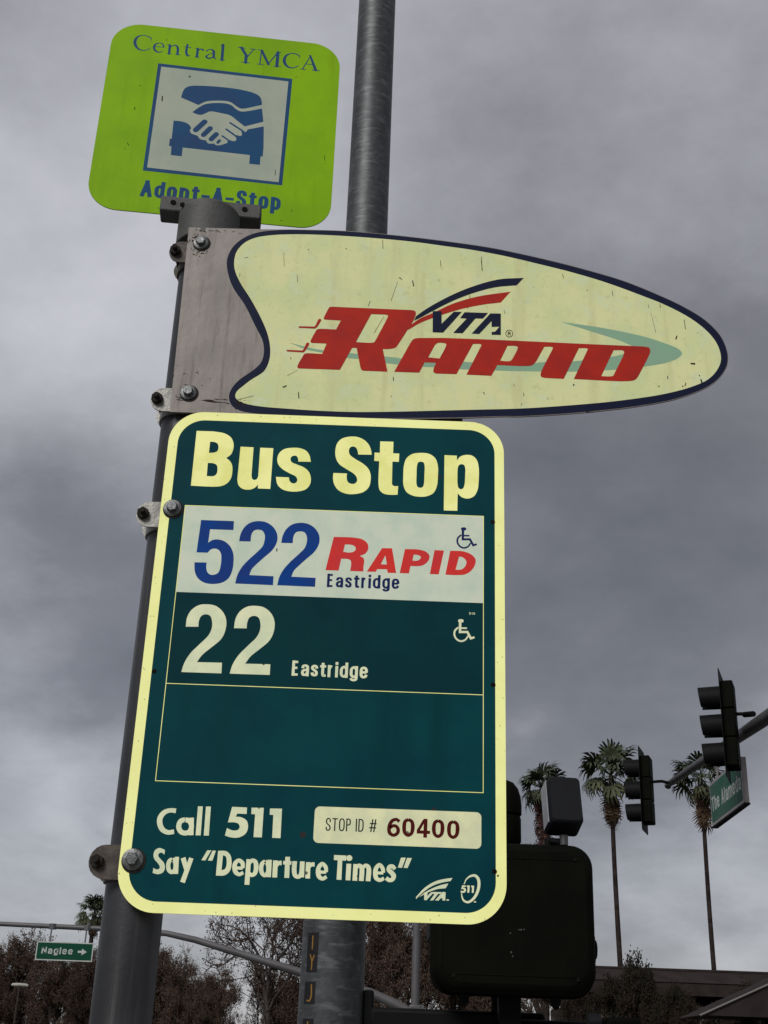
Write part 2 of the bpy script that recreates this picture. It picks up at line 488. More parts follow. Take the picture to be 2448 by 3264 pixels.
class Print:
    """flat print laid a fraction of a millimetre proud of a sign face (front looks along -Y)"""
    def __init__(self, layer, ox=0.0, oz=0.0):
        self.y = -0.00009 * layer
        self.mb = MB()
        self.k = 0
        self.ox, self.oz = ox, oz

    def _y(self):
        self.k += 1
        return self.y - 0.000001 * self.k

    def poly(self, rings):
        y = self._y()
        vv = [[Vector((x, z, 0)) for x, z in r] for r in rings]
        tris = tessellate_polygon(vv)
        self.mb.add([(x, y, z) for r in rings for x, z in r], [tuple(t) for t in tris])

    def strip(self, path, fz=1.0, c0=0.0, c1=0.0):
        y = self._y()
        vs, fs = ribbon(path, fz, c0, c1)
        self.mb.add([(x, y, z) for x, z in vs], fs)

    def data(self, key):
        for kind, rings in DATA[key]:
            if kind == 'f':
                self.poly([[(q[0], q[1]) for q in expand(parse(s, self.ox, self.oz), True)] for s in rings])
            else:
                pts = expand(parse(rings[0], self.ox, self.oz), False)
                self.strip(pts, 1.0)
                if kind == 'b':
                    continue
                for e in (pts[0], pts[-1]):
                    if e[2] > 0.0009:
                        self.poly([circle(e[0], e[1], e[2] / 2, 10)])
        return self

    def word(self, text, x0, z0, x1, z1, xt, zt, s, hs=None, fut=False, gap=0.16, shear=0.0):
        """lay a word between two baseline points (mm), cap height from the third point"""
        x0, z0, x1, z1, xt, zt = (q * 1e-3 for q in (x0, z0, x1, z1, xt, zt))
        x0 -= self.ox; x1 -= self.ox; xt -= self.ox
        z0 -= self.oz; z1 -= self.oz; zt -= self.oz
        H = zt - z0
        s = s * H
        fz = (hs or 0.82)
        th = s * fz
        nat, tot = [], 0.0
        for i, ch in enumerate(text):
            if ch == ' ':
                nat.append((tot, None)); tot += 0.34; continue
            w = GL_F[ch][0] if (fut and ch in GL_F) else GL[ch][0]
            nat.append((tot, w)); tot += max(w - 0.16, 0.0) + gap
        tot -= gap
        ns = sum(1 for q in nat if q[1] is not None)
        a = (x1 - x0 - ns * s) / tot
        seen = 0
        for ch, (st, w) in zip(text, nat):
            if w is None:
                continue
            seen += 1
            spec = GL_F[ch][1] if (fut and ch in GL_F) else GL[ch][1]
            gx0, gw = st * a + (seen - 1) * s, s + max(w - 0.16, 0.0) * a
            for stx in spec.split(';'):
                c0 = 0.5 if stx[0] == '[' else 0.0
                c1 = 0.5 if stx[-1] == ']' else 0.0
                pts = []
                for t in stx.strip('[]').split():
                    sm = t[0] == '~'
                    u, vv = (float(q) for q in t.lstrip('~').split(','))
                    X = gx0 + s / 2 + u * max(gw - s, 0.0)
                    Z = th / 2 + vv * (H - th)
                    fr = X / max(x1 - x0, 1e-9)
                    pts.append((x0 + X + shear * Z, z0 + Z + (z1 - z0) * fr, sm, s))
                self.strip(expand(pts, False, 5), fz, c0, c1)
        return self

    def build(self, name, mat, parent, label=None):
        o = self.mb.build(name, mat, parent, smooth=False)
        if label:
            o['label'] = label
        return o


RING = "1,.55 ~.72,.74 ~.36,.73 ~.05,.6 ~0,.36 ~.05,.13 ~.36,.0 ~.72,.0 1,.18"
GL = {
    'E': (.46, "[0,0 0,1];0,1 .95,1;0,.53 .85,.53;0,0 1,0"),
    'a': (.48, "0,.52 ~.1,.69 ~.5,.74 ~.9,.69 ~1,.52 1,0];1,.43 ~.6,.40 ~.12,.33 ~0,.17 ~.14,.02 ~.45,.0 ~.85,.08 1,.25"),
    's': (.45, "1,.53 ~.9,.68 ~.5,.74 ~.1,.68 ~.04,.54 ~.35,.42 ~.8,.32 ~.97,.18 ~.85,.03 ~.48,.0 ~.1,.05 0,.21"),
    't': (.36, "[.45,.90 ~.45,.15 ~.6,.0 1,0];[0,.73 1,.73]"),
    'r': (.34, "[0,0 0,.74];0,.5 ~.28,.68 ~.6,.74 1,.72"),
    'i': (.16, "[.5,0 .5,.70];[.5,1.0 .5,1.01]"),
    'd': (.50, "[1,0 1,1];" + RING),
    'g': (.50, "[1,.74 ~1,.0 ~.93,-.2 ~.5,-.27 ~.1,-.22 0,-.12;" + RING),
    'e': (.50, "0,.38 1,.38;1,.36 ~.97,.58 ~.75,.72 ~.5,.74 ~.2,.71 ~.02,.55 ~0,.37 ~.03,.15 ~.25,.01 ~.5,.0 ~.85,.05 .98,.2"),
    'l': (.16, "[.5,0 .5,1]"),
    'C': (.56, "1,.66 ~.97,.86 ~.75,1 ~.5,1.01 ~.2,.97 ~.02,.8 ~0,.5 ~.02,.2 ~.2,.03 ~.5,-.01 ~.78,.02 ~.97,.15 1,.36"),
    '5': (.50, ".98,1 .12,1;[.1,1 .04,.48;.04,.5 ~.2,.62 ~.5,.66 ~.85,.6 ~1,.42 ~1,.28 ~.85,.06 ~.5,-.0 ~.15,.05 0,.24"),
    '1': (.34, "[.9,0 .9,1;0,.76 ~.5,.82 .9,.98"),
    'S': (.52, "1,.7 ~.95,.88 ~.75,.99 ~.48,1.01 ~.2,.97 ~.04,.8 ~.1,.62 ~.45,.5 ~.85,.38 ~1,.24 ~.9,.06 ~.5,-.01 ~.15,.04 0,.28"),
    'y': (.46, "[0,.74 .5,.02;[1,.74 .42,-.28"),
    'D': (.54, "[0,0 0,1];0,1 ~.5,1 ~.88,.9 ~1,.68 ~1,.32 ~.88,.1 ~.5,0 0,0"),
    'p': (.50, "[0,-.28 0,.74];0,.55 ~.28,.74 ~.64,.73 ~.95,.6 ~1,.36 ~.95,.13 ~.64,.0 ~.28,.0 0,.18"),
    'u': (.48, "[1,0 1,.74];[0,.74 ~0,.2 ~.1,.03 ~.4,-.0 ~.75,.03 1,.2"),
    'n': (.48, "[0,0 0,.74];[1,0 ~1,.55 ~.9,.71 ~.6,.74 ~.25,.71 0,.52"),
    'm': (.78, "[0,0 0,.74];[.5,0 ~.5,.55 ~.44,.72 ~.3,.74 ~.12,.70 0,.52;[1,0 ~1,.55 ~.94,.72 ~.8,.74 ~.62,.70 .5,.52"),
    'h': (.48, "[0,0 0,1];[1,0 ~1,.55 ~.9,.71 ~.6,.74 ~.25,.71 0,.52"),
    'T': (.56, "[0,1 1,1];[.5,0 .5,1"),
    'o': (.50, "~0,.37 ~.05,.62 ~.3,.74 ~.5,.745 ~.7,.74 ~.95,.62 ~1,.37 ~.95,.12 ~.7,.0 ~.5,-.005 ~.3,.0 ~.05,.12 ~0,.37"),
    'O': (.58, "~0,.5 ~.04,.82 ~.25,.98 ~.5,1.01 ~.75,.98 ~.96,.82 ~1,.5 ~.96,.18 ~.75,.02 ~.5,-.01 ~.25,.02 ~.04,.18 ~0,.5"),
    'P': (.48, "[0,0 0,1];0,1 ~.6,1 ~.92,.93 ~1,.76 ~.92,.57 ~.6,.5 0,.5"),
    'I': (.14, "[.5,0 .5,1]"),
    'A': (.58, "[0,0 .5,1.0];[1,0 .5,1.0];.2,.3 .8,.3"),
    'N': (.56, "[0,0 0,1];[0,1 1,0];[1,0 1,1]"),
    '-': (.40, "[0,.36 1,.36]"),
    '#': (.85, "[.25,0 .45,1];[.65,0 .85,1];0,.32 .95,.32;.08,.68 1,.68"),
    '0': (.54, "~0,.5 ~.04,.8 ~.25,.98 ~.5,1 ~.75,.98 ~.96,.8 ~1,.5 ~.96,.2 ~.75,.02 ~.5,0 ~.25,.02 ~.04,.2 ~0,.5"),
    '4': (.56, "[.75,0 .75,1];.75,1 0,.28;0,.25 1,.25"),
    '6': (.54, ".95,.82 ~.8,.96 ~.5,1 ~.2,.92 ~.03,.7 ~0,.35 ~.1,.08 ~.5,-.0 ~.88,.07 ~1,.32 ~.9,.56 ~.52,.64 ~.15,.55 .02,.38"),
}
RINGF = "~.98,.36 ~.93,.6 ~.7,.73 ~.5,.74 ~.3,.73 ~.06,.6 ~0,.36 ~.06,.13 ~.3,.0 ~.5,.0 ~.7,.0 ~.93,.13 .98,.36"
GL_F = {
    'a': (.56, "[1,0 1,.74];" + RINGF),
    't': (.34, "[.5,0 .5,.98];[0,.73 1,.73]"),
    'C': (.80, "1,.86 ~.75,.98 ~.5,1.0 ~.2,.92 ~.02,.7 ~0,.5 ~.02,.3 ~.2,.08 ~.5,-.0 ~.75,.02 1,.13"),
}

DATA = {
    'call': [('b', ['-2382,19702/57 ~-2450,19705/52 ~-2518,19679/59 ~-2563,19613/64 ~-2560,19543/64 ~-2521,19475/61 ~-2452,19443/54 -2380,19454/54']), ('b', ['~-2261,19601/57 ~-2312,19581/59 ~-2330,19519/61 ~-2300,19460/59 ~-2245,19442/57 ~-2194,19463/59 ~-2176,19525/59 ~-2206,19585/59 ~-2261,19601/57']), ('b', ['-2184,19627/54 -2171,19420/57']), ('b', ['-2092,19766/59 -2087,19421/61']), ('b', ['-1995,19767/59 -1989,19422/61'])],
    'n511': [('f', ['-1708,19774 -1527,19773 -1526,19695 -1640,19696 -1654,19658 ~-1589,19654 ~-1520,19616 ~-1497,19547 ~-1515,19470 ~-1587,19418 ~-1681,19410 -1766,19430 -1750,19520 ~-1676,19494 ~-1618,19502 ~-1597,19537 ~-1618,19577 ~-1666,19590 -1743,19587']), ('f', ['-1473,19773 -1324,19776 -1322,19425 -1422,19424 -1423,19696 -1469,19696']), ('f', ['-1249,19771 -1103,19774 -1098,19424 -1198,19424 -1203,19695 -1247,19696'])],
    'say': [('f', ['-2466,19237 -2466,19183 ~-2504,19204 ~-2534,19192 ~-2537,19163 ~-2507,19130 ~-2462,19086 ~-2444,19030 ~-2462,18978 ~-2518,18954 -2583,18966 -2581,19025 ~-2547,19009 ~-2513,19016 ~-2506,19039 ~-2531,19078 ~-2577,19122 ~-2596,19173 ~-2583,19230 ~-2533,19257']), ('b', ['~-2367,19133/47 ~-2400,19109/49 ~-2408,19056/51 ~-2392,19003/49 ~-2358,18984/47 ~-2327,19006/49 ~-2321,19059/51 ~-2338,19113/49 ~-2367,19133/47']), ('b', ['-2315,19162/49 -2307,18965/51']), ('b', ['-2241,19153/58 -2182,19005/51']), ('b', ['-2143,19154/54 -2220,18871/58']), ('f', ['-1832,19249 ~-1738,19249 ~-1682,19205 ~-1659,19115 ~-1672,19023 ~-1726,18971 -1833,18963', '-1769,19200 ~-1735,19186 ~-1718,19118 ~-1730,19044 -1772,19026']), ('b', ['-1619,19059/37 -1523,19058/35']), ('b', ['~-1523,19058/44 ~-1530,19117/49 ~-1577,19147/44 ~-1615,19114/51 ~-1619,19059/54 ~-1601,19009/51 ~-1558,18986/42 -1512,19009/40']), ('b', ['-1459,19165/54 -1458,18871/58']), ('b', ['~-1452,19116/44 ~-1419,19152/44 ~-1380,19138/51 ~-1363,19071/56 ~-1374,19006/51 ~-1406,18983/44 -1449,19003/44']), ('b', ['~-1261,19149/44 ~-1294,19122/49 ~-1304,19065/51 ~-1288,19009/49 ~-1255,18986/44 ~-1225,19011/49 ~-1217,19068/51 ~-1233,19124/49 ~-1261,19149/44']), ('b', ['-1208,19167/49 -1206,18967/51']), ('b', ['-1140,19162/56 -1136,18966/58']), ('b', ['~-1123,19102/40 ~-1101,19132/44 -1065,19136/54']), ('b', ['-997,19209/56 -993,18966/58']), ('b', ['-1047,19140/42 -948,19140/42']), ('b', ['-910,19162/54 ~-910,19051/56 ~-894,18997/51 ~-861,18982/44 ~-832,19002/51 ~-821,19054/54 -821,19162/54']), ('b', ['-818,19162/52 -814,18979/51']), ('b', ['-749,19156/54 -745,18968/56']), ('b', ['~-738,19099/40 ~-710,19129/46 -672,19132/51']), ('b', ['-622,19048/38 -530,19046/32']), ('b', ['~-530,19048/43 ~-538,19106/46 ~-581,19142/46 ~-619,19103/51 ~-626,19048/54 ~-611,18995/51 ~-569,18971/43 -522,18997/40']), ('b', ['-265,19155/57 -267,18964/56']), ('b', ['-184,19154/54 -186,18962/56']), ('b', ['-179,19105/38 ~-145,19139/43 ~-112,19117/54 -108,18962/56']), ('b', ['-103,19108/38 ~-64,19142/43 ~-30,19120/54 -28,18962/56']), ('b', ['58,19062/35 149,19061/32']), ('b', ['~149,19065/43 ~139,19117/46 ~100,19153/46 ~62,19114/51 ~54,19057/54 ~67,19002/51 ~109,18980/43 159,19002/40']), ('b', ['286,19112/43 ~258,19142/46 ~223,19136/51 ~213,19104/54 ~245,19071/54 ~273,19035/57 ~259,18993/48 ~221,18984/46 184,19006/46']), ('f', ['-446,19250 -299,19249 -299,19189 -345,19190 -344,18966 -402,18967 -399,19191 -445,19191']), ('f', ['~-264,19255 ~-238,19245 ~-226,19222 ~-236,19198 ~-261,19187 ~-287,19196 ~-298,19220 ~-289,19244'])],
    'n60400': [('b', ['324,19672/38 ~284,19696/38 ~233,19675/41 ~202,19607/44 ~210,19533/44 ~259,19507/38 ~303,19534/41 ~311,19574/44 ~290,19611/38 ~251,19619/38 ~211,19594/36']), ('b', ['641,19716/44 637,19492/44']), ('b', ['625,19702/30 551,19570/36']), ('b', ['535,19557/38 696,19556/38']), ('b', ['~431,19700/38 ~393,19676/41 ~382,19605/47 ~394,19538/41 ~433,19513/38 ~472,19539/41 ~486,19609/47 ~473,19676/41 ~431,19700/38']), ('b', ['~791,19700/38 ~753,19675/41 ~740,19605/47 ~753,19538/41 ~791,19512/38 ~831,19538/41 ~845,19608/47 ~833,19675/41 ~791,19700/38']), ('b', ['~974,19695/38 ~936,19671/41 ~923,19600/47 ~934,19534/41 ~973,19508/38 ~1012,19534/41 ~1027,19604/47 ~1015,19671/41 ~974,19695/38'])],
    'bus_stop': [('f', ['-2623,24874 -2395,24876 ~-2236,24851 ~-2140,24789 ~-2098,24695 ~-2098,24601 ~-2124,24527 -2181,24475 ~-2129,24434 ~-2092,24370 ~-2080,24271 ~-2091,24171 ~-2133,24098 ~-2206,24052 ~-2307,24037 -2621,24039', '-2422,24714 ~-2361,24712 ~-2316,24687 ~-2300,24636 ~-2310,24575 ~-2347,24552 -2423,24543', '-2424,24390 ~-2351,24388 ~-2300,24362 ~-2285,24305 ~-2289,24234 ~-2321,24197 -2421,24190']), ('f', ['-1999,24656 -1820,24653 -1816,24232 ~-1804,24178 ~-1775,24159 ~-1742,24171 -1724,24214 -1729,24651 -1549,24650 -1547,24034 -1715,24034 -1718,24093 ~-1758,24042 ~-1832,24011 ~-1922,24022 ~-1977,24069 ~-2000,24139 -2002,24260']), ('f', ['-1024,24464 -1195,24460 ~-1201,24508 ~-1223,24543 ~-1252,24549 ~-1290,24533 ~-1303,24492 ~-1285,24449 ~-1218,24418 ~-1112,24375 ~-1044,24313 ~-1011,24229 ~-1014,24129 ~-1067,24049 ~-1167,24013 ~-1282,24008 ~-1386,24036 ~-1455,24104 -1484,24217 -1308,24217 ~-1295,24167 ~-1267,24136 ~-1228,24129 ~-1199,24150 ~-1191,24186 ~-1213,24232 ~-1300,24277 ~-1407,24341 ~-1466,24410 ~-1484,24489 ~-1464,24576 ~-1401,24641 ~-1299,24667 ~-1182,24665 ~-1095,24628 ~-1046,24557']), ('f', ['-197,24606 -382,24601 ~-394,24661 ~-420,24708 ~-464,24722 ~-501,24699 ~-512,24649 ~-496,24594 ~-426,24536 ~-316,24469 ~-239,24397 ~-202,24309 ~-198,24206 ~-221,24109 ~-285,24041 ~-403,24004 ~-523,24005 ~-631,24056 ~-689,24142 ~-709,24230 -708,24307 -523,24308 ~-523,24237 ~-504,24179 ~-456,24154 ~-410,24160 ~-382,24198 ~-387,24250 ~-422,24301 ~-540,24378 ~-637,24448 ~-684,24536 ~-698,24649 ~-677,24763 ~-615,24837 ~-508,24872 ~-400,24870 ~-303,24824 ~-239,24751 ~-209,24676']), ('f', ['-88,24816 95,24818 95,24640 180,24639 178,24513 90,24512 93,24218 ~97,24166 ~124,24145 179,24146 175,24018 ~88,24012 ~-5,24023 ~-66,24071 ~-87,24151 -91,24511 -159,24513 -159,24641 -86,24639']), ('f', ['~473,24662 ~595,24649 ~677,24584 ~713,24466 ~715,24317 ~704,24169 ~659,24064 ~580,24014 ~488,23999 ~381,24012 ~293,24064 ~250,24165 ~244,24298 ~249,24462 ~280,24568 ~352,24636', '~479,24528 ~517,24515 ~531,24466 ~531,24325 ~527,24191 ~511,24146 ~478,24133 ~442,24146 ~426,24194 ~424,24320 ~427,24462 ~443,24515']), ('f', ['800,24641 970,24639 971,24569 ~1020,24629 ~1094,24656 ~1182,24647 ~1243,24585 ~1270,24474 ~1271,24280 ~1255,24132 ~1205,24035 ~1125,23998 ~1046,24014 986,24070 984,23812 802,23810', '~1039,24512 ~1071,24499 ~1086,24451 ~1086,24332 ~1077,24199 ~1058,24146 ~1029,24133 ~998,24151 ~984,24210 ~981,24328 ~986,24462 ~1004,24500'])],
    'n522': [('f', ['-2436,23540 -1997,23541 -1994,23411 -2305,23410 -2312,23216 ~-2260,23256 ~-2184,23268 ~-2094,23242 ~-2016,23174 ~-1970,23080 ~-1955,22969 ~-1961,22839 ~-2000,22727 ~-2071,22666 ~-2183,22638 ~-2304,22649 ~-2396,22705 ~-2448,22797 -2467,22931 -2308,22934 ~-2303,22849 ~-2279,22792 ~-2233,22764 ~-2184,22770 ~-2143,22797 ~-2122,22868 ~-2118,22986 ~-2128,23062 ~-2160,23114 ~-2211,23136 ~-2265,23124 ~-2290,23097 -2308,23073 -2453,23073']), ('f', ['-1905,23253 ~-1895,23352 ~-1856,23450 ~-1784,23523 ~-1675,23554 ~-1563,23540 ~-1470,23477 ~-1414,23389 ~-1400,23300 ~-1419,23215 ~-1468,23130 ~-1539,23056 ~-1631,22958 ~-1706,22867 -1734,22780 -1415,22776 -1414,22651 -1909,22655 ~-1890,22772 ~-1844,22879 ~-1765,22988 ~-1653,23111 ~-1588,23197 ~-1568,23293 ~-1575,23365 ~-1610,23417 ~-1666,23430 ~-1720,23413 ~-1749,23358 -1753,23256']), ('f', ['-1346,23252 ~-1335,23350 ~-1295,23448 ~-1222,23521 ~-1113,23552 ~-1001,23538 ~-908,23476 ~-853,23387 ~-841,23298 ~-860,23214 ~-911,23128 ~-983,23054 ~-1076,22956 ~-1153,22865 -1182,22779 -863,22775 -864,22649 -1359,22653 ~-1338,22770 ~-1290,22877 ~-1210,22986 ~-1097,23109 ~-1030,23195 ~-1008,23291 ~-1015,23363 ~-1049,23416 ~-1105,23428 ~-1159,23411 ~-1189,23356 -1194,23254'])],
    'n22': [('f', ['-2494,22040 ~-2488,22167 ~-2443,22267 ~-2355,22337 ~-2263,22354 ~-2136,22337 ~-2035,22258 ~-1981,22145 ~-1982,22006 ~-2026,21890 ~-2133,21781 ~-2246,21672 -2306,21573 -1987,21577 -1982,21437 -2490,21436 ~-2466,21551 ~-2402,21682 ~-2291,21815 ~-2193,21932 ~-2158,22032 ~-2164,22130 ~-2194,22198 ~-2250,22217 ~-2307,22193 ~-2332,22123 -2331,22045']), ('f', ['-1873,22043 ~-1864,22169 ~-1818,22270 ~-1729,22340 ~-1636,22357 ~-1510,22340 ~-1410,22261 ~-1358,22148 ~-1361,22008 ~-1407,21893 ~-1515,21783 ~-1631,21674 -1693,21576 -1373,21580 -1370,21440 -1878,21438 ~-1852,21554 ~-1786,21684 ~-1673,21818 ~-1573,21935 ~-1537,22034 ~-1541,22132 ~-1570,22200 ~-1626,22220 ~-1684,22196 ~-1709,22126 -1710,22047'])],
    'rapid_small': [('f', ['-655,23366 ~-390,23366 ~-267,23342 ~-203,23286 ~-191,23213 ~-225,23146 -298,23106 ~-249,23079 ~-237,23029 ~-244,22956 -242,22889 -416,22889 ~-407,22979 ~-416,23036 ~-457,23057 -542,23058 -568,22889 -741,22888', '-501,23263 ~-426,23263 ~-371,23242 ~-356,23206 ~-375,23169 ~-435,23149 -520,23157']), ('f', ['-8,23230 124,23233 189,22884 78,22883 67,22933 -62,22929 -81,22891 -197,22889', '39,23130 63,23000 -17,23000']), ('f', ['296,23228 ~469,23229 ~578,23199 ~622,23143 ~601,23062 ~528,23004 ~447,22991 375,22992 356,22885 235,22886', '414,23154 ~471,23150 ~509,23124 ~492,23087 ~452,23068 398,23069']), ('f', ['688,23229 813,23228 748,22887 631,22887']), ('f', ['896,23228 ~1065,23226 ~1173,23187 ~1230,23123 ~1225,23043 ~1174,22955 ~1094,22901 ~973,22886 836,22887', '1014,23151 ~1065,23139 ~1109,23089 ~1100,23024 ~1060,22976 ~1026,22963 969,22961'])],
    'wheelchair': [('s', ['1057,23550/46 1084,23551/46']), ('s', ['~1062,23528/33 1061,23399/30 1156,23403/30 1200,23319/30 1238,23332/27']), ('s', ['1063,23452/22 1141,23454/22']), ('s', ['~1033,23457/22 ~995,23414/24 ~991,23348/24 ~1026,23295/24 ~1078,23276/24 ~1132,23299/22 1162,23344/19'])],
    'quotes': [('f', ['-1962,19250 -1913,19252 -1974,19132 -2021,19133']), ('f', ['-1898,19250 -1858,19249 -1890,19132 -1944,19132']), ('f', ['355,19248 412,19250 369,19130 320,19132']), ('f', ['428,19248 484,19247 436,19130 388,19131'])],
    'vta_small': [('f', ['544,18803 ~650,18916 ~772,18990 ~896,19024 973,19035 948,18998 ~845,18977 ~732,18934 ~641,18871 ~580,18816 545,18778']), ('f', ['575,18797 ~651,18861 ~774,18925 ~856,18955 925,18970 892,18914 ~795,18901 ~692,18863 ~631,18831']), ('f', ['639,18858 680,18860 676,18818 723,18864 756,18865 668,18770 641,18772']), ('f', ['749,18867 849,18868 834,18848 804,18847 747,18771 710,18769 763,18845 739,18847']), ('f', ['857,18871 893,18870 889,18774 853,18775 858,18799 835,18799 811,18771 768,18772']), ('s', ['911,18782/16 926,18782/16'])],
    'n511_logo': [('s', ['1111,18972/10 ~1139,19028/14 ~1190,19065/23 ~1242,19071/31 ~1276,19038/35 ~1287,18968/35 ~1266,18878/33 ~1217,18802/29 ~1156,18765/25 ~1107,18783/21 ~1086,18827/15 1081,18862/10']), ('s', ['1233,18771/14 1248,18772/14'])],
    'n511_small': [('f', ['1088,18955 1130,18955 1129,18937 1103,18937 1099,18928 ~1114,18927 ~1129,18918 ~1134,18902 ~1128,18884 ~1110,18871 ~1088,18869 1069,18874 1074,18896 ~1091,18889 ~1105,18891 ~1110,18900 ~1106,18909 ~1095,18912 1077,18911']), ('f', ['1143,18955 1178,18956 1172,18873 1149,18873 1153,18937 1142,18937']), ('f', ['1195,18955 1229,18955 1225,18873 1202,18873 1205,18937 1194,18937'])],
    'rapid_plate': [('f', ['-3069,28304 -1998,28318 ~-1653,28331 ~-1292,28341 ~-727,28345 ~-94,28310 ~517,28255 ~1394,28147 ~1899,28047 ~2401,27930 ~2901,27794 ~3396,27636 ~3884,27420 ~4246,27229 ~4552,27009 ~4755,26758 ~4830,26533 ~4841,26364 ~4796,26193 ~4674,26021 ~4470,25861 ~4025,25664 ~3540,25540 ~3059,25452 ~2581,25381 ~1867,25303 ~1593,25292 ~1039,25246 -71,25188 -3030,25175'])],
    'rapid_navy': [('f', ['~-1652,28322 ~-1292,28333 ~-727,28336 ~-93,28301 ~517,28246 ~1394,28138 ~1899,28038 ~2401,27920 ~2900,27785 ~3395,27627 ~3884,27411 ~4245,27220 ~4552,27000 ~4750,26752 ~4823,26527 ~4832,26363 ~4785,26199 ~4668,26029 ~4466,25871 ~4025,25675 ~3540,25551 ~3060,25463 ~2581,25392 ~1867,25313 ~1593,25301 ~1039,25257 ~-72,25200 ~-828,25180 ~-1459,25179 ~-1839,25198 ~-2069,25240 ~-2181,25316 ~-2230,25455 ~-2199,25586 ~-2111,25721 ~-1917,25897 ~-1822,26021 ~-1793,26193 ~-1828,26387 ~-1952,26629 ~-2127,26973 ~-2323,27269 ~-2420,27523 ~-2450,27756 ~-2382,27983 ~-2221,28162 ~-2010,28265'])],
    'rapid_cream': [('f', ['~-2343,27743 ~-2318,27906 ~-2219,28059 ~-2069,28156 ~-1848,28212 ~-1512,28246 ~-1062,28255 ~-384,28236 ~293,28190 ~744,28136 ~1141,28087 ~1646,27996 ~2148,27876 ~2648,27747 ~3144,27589 ~3634,27394 ~3998,27233 ~4355,27015 ~4586,26794 ~4705,26585 ~4736,26359 ~4675,26188 ~4529,26015 ~4279,25880 ~3910,25755 ~3547,25671 ~3064,25583 ~2346,25485 ~1868,25432 ~1155,25381 ~-327,25284 ~-833,25277 ~-1340,25290 ~-1848,25321 ~-2054,25370 ~-2136,25439 ~-2131,25526 ~-2026,25647 ~-1945,25728 ~-1770,25879 ~-1709,26050 ~-1706,26245 ~-1761,26489 ~-1876,26757 ~-2050,27077 ~-2222,27351 ~-2323,27579'])],
    'rapid_teal': [('f', ['-1445,26367 ~-1267,26320 ~-1157,26293 ~-953,26259 ~-588,26231 ~-453,26218 ~-48,26192 ~141,26181 ~-10,26181 ~529,26157 ~1040,26155 ~1537,26130 ~1873,26152 ~2203,26197 ~2218,26198 ~2597,26225 ~2743,26248 ~3168,26326 ~3331,26375 ~3495,26450 ~3512,26496 3455,26528 ~3297,26603 ~2934,26725 2460,26881 ~3084,26800 ~3667,26679 ~3956,26580 ~4127,26502 ~4183,26428 ~4116,26341 ~3937,26257 ~3627,26185 ~3232,26118 ~2737,26067 ~2534,26055 ~2041,26038 ~1536,26029 ~1000,26029 ~665,26046 ~491,26046 ~-7,26080 ~-45,26083 ~-449,26136 ~-598,26145 ~-951,26216 ~-1155,26251 ~-1265,26288'])],
    'rapid_red': [('f', ['-896,26990 -869,26996 296,26988 ~344,26974 ~356,26923 321,26801 133,26435 ~75,26346 ~-25,26318 -103,26315 -24,25945 -361,25946 ~-391,25957 -410,25998 -477,26317 -541,26316 -698,25947 -1278,25945 ~-1301,25960 ~-1298,25999 -1228,26165 ~-1208,26192 -963,26196 -908,26371 -1121,26373 ~-1140,26388 ~-1135,26425 -1072,26581 ~-1051,26606 -785,26612 -724,26767 -953,26773 ~-972,26788 ~-966,26821 -912,26965', '-290,26895 -71,26895 ~-46,26878 ~-53,26844 -206,26468 ~-232,26422 ~-278,26411 -491,26413']), ('f', ['71,25947 287,26428 ~332,26497 ~413,26521 3644,26516 ~3714,26498 ~3728,26448 ~3710,26383 3539,26031 ~3493,25967 ~3405,25937 2617,25937 2833,26437 ~2825,26450 2705,26450 2473,25933 2198,25938 ~2153,25959 ~2148,26005 2332,26429 ~2322,26451 2208,26451 2089,26207 ~2034,26140 ~1953,26121 1534,26119 1449,25940 1095,25944 1308,26437 ~1294,26456 1186,26454 954,25946 667,25943 ~630,25963 ~628,26014 661,26119 500,26120 426,25948', '548,26204 639,26409 ~679,26448 ~760,26453 ~801,26438 ~794,26387 710,26192', '1575,26193 1680,26444 1788,26449 ~1825,26434 ~1822,26392 1755,26240 ~1726,26200 ~1672,26187', '3007,26000 3202,26437 3312,26442 ~3349,26426 ~3345,26381 3204,26067 ~3177,26014 ~3126,26000']), ('s', ['-1313,26631/27 -1093,26631/33 ~-1072,26656/35 -1029,26760/46']), ('s', ['-1461,26230/27 -1238,26225/32 ~-1220,26251/35 -1178,26353/46'])],
    'vta_red': [('f', ['245,26644 290,26740 ~420,26851 ~599,26951 ~898,27128 ~1260,27266 1732,27369 1588,27175 ~1321,27125 ~1020,27040 ~779,26945 ~600,26866 ~422,26774'])],
    'vta_blue': [('f', ['331,26809 359,26884 ~454,26973 ~596,27086 ~896,27286 ~1199,27444 ~1565,27576 1926,27617 1823,27486 ~1504,27435 ~1200,27328 ~897,27178 ~598,26987 ~420,26865']), ('f', ['600,26984 728,26985 731,26773 905,26986 1020,26988 754,26626 604,26625']), ('f', ['1062,26985 1400,26986 1328,26888 1219,26886 1035,26627 900,26626 1093,26877 997,26883']), ('f', ['1436,26980 1587,26984 1585,26623 1453,26621 1454,26663 1507,26676 1568,26762 1454,26752 1452,26853 1274,26625 1166,26627'])],
    'vta_reg': [('s', ['1758,26653/8 ~1743,26610/8 ~1707,26592/8 ~1671,26607/8 ~1657,26648/8 ~1672,26691/8 ~1708,26709/8 ~1744,26694/8 1758,26653/8']), ('s', ['1690,26622/10 1691,26676/10 1715,26677/10 ~1724,26662/10 1714,26651/10 1695,26647/10']), ('s', ['1710,26648/10 1726,26623/10'])],
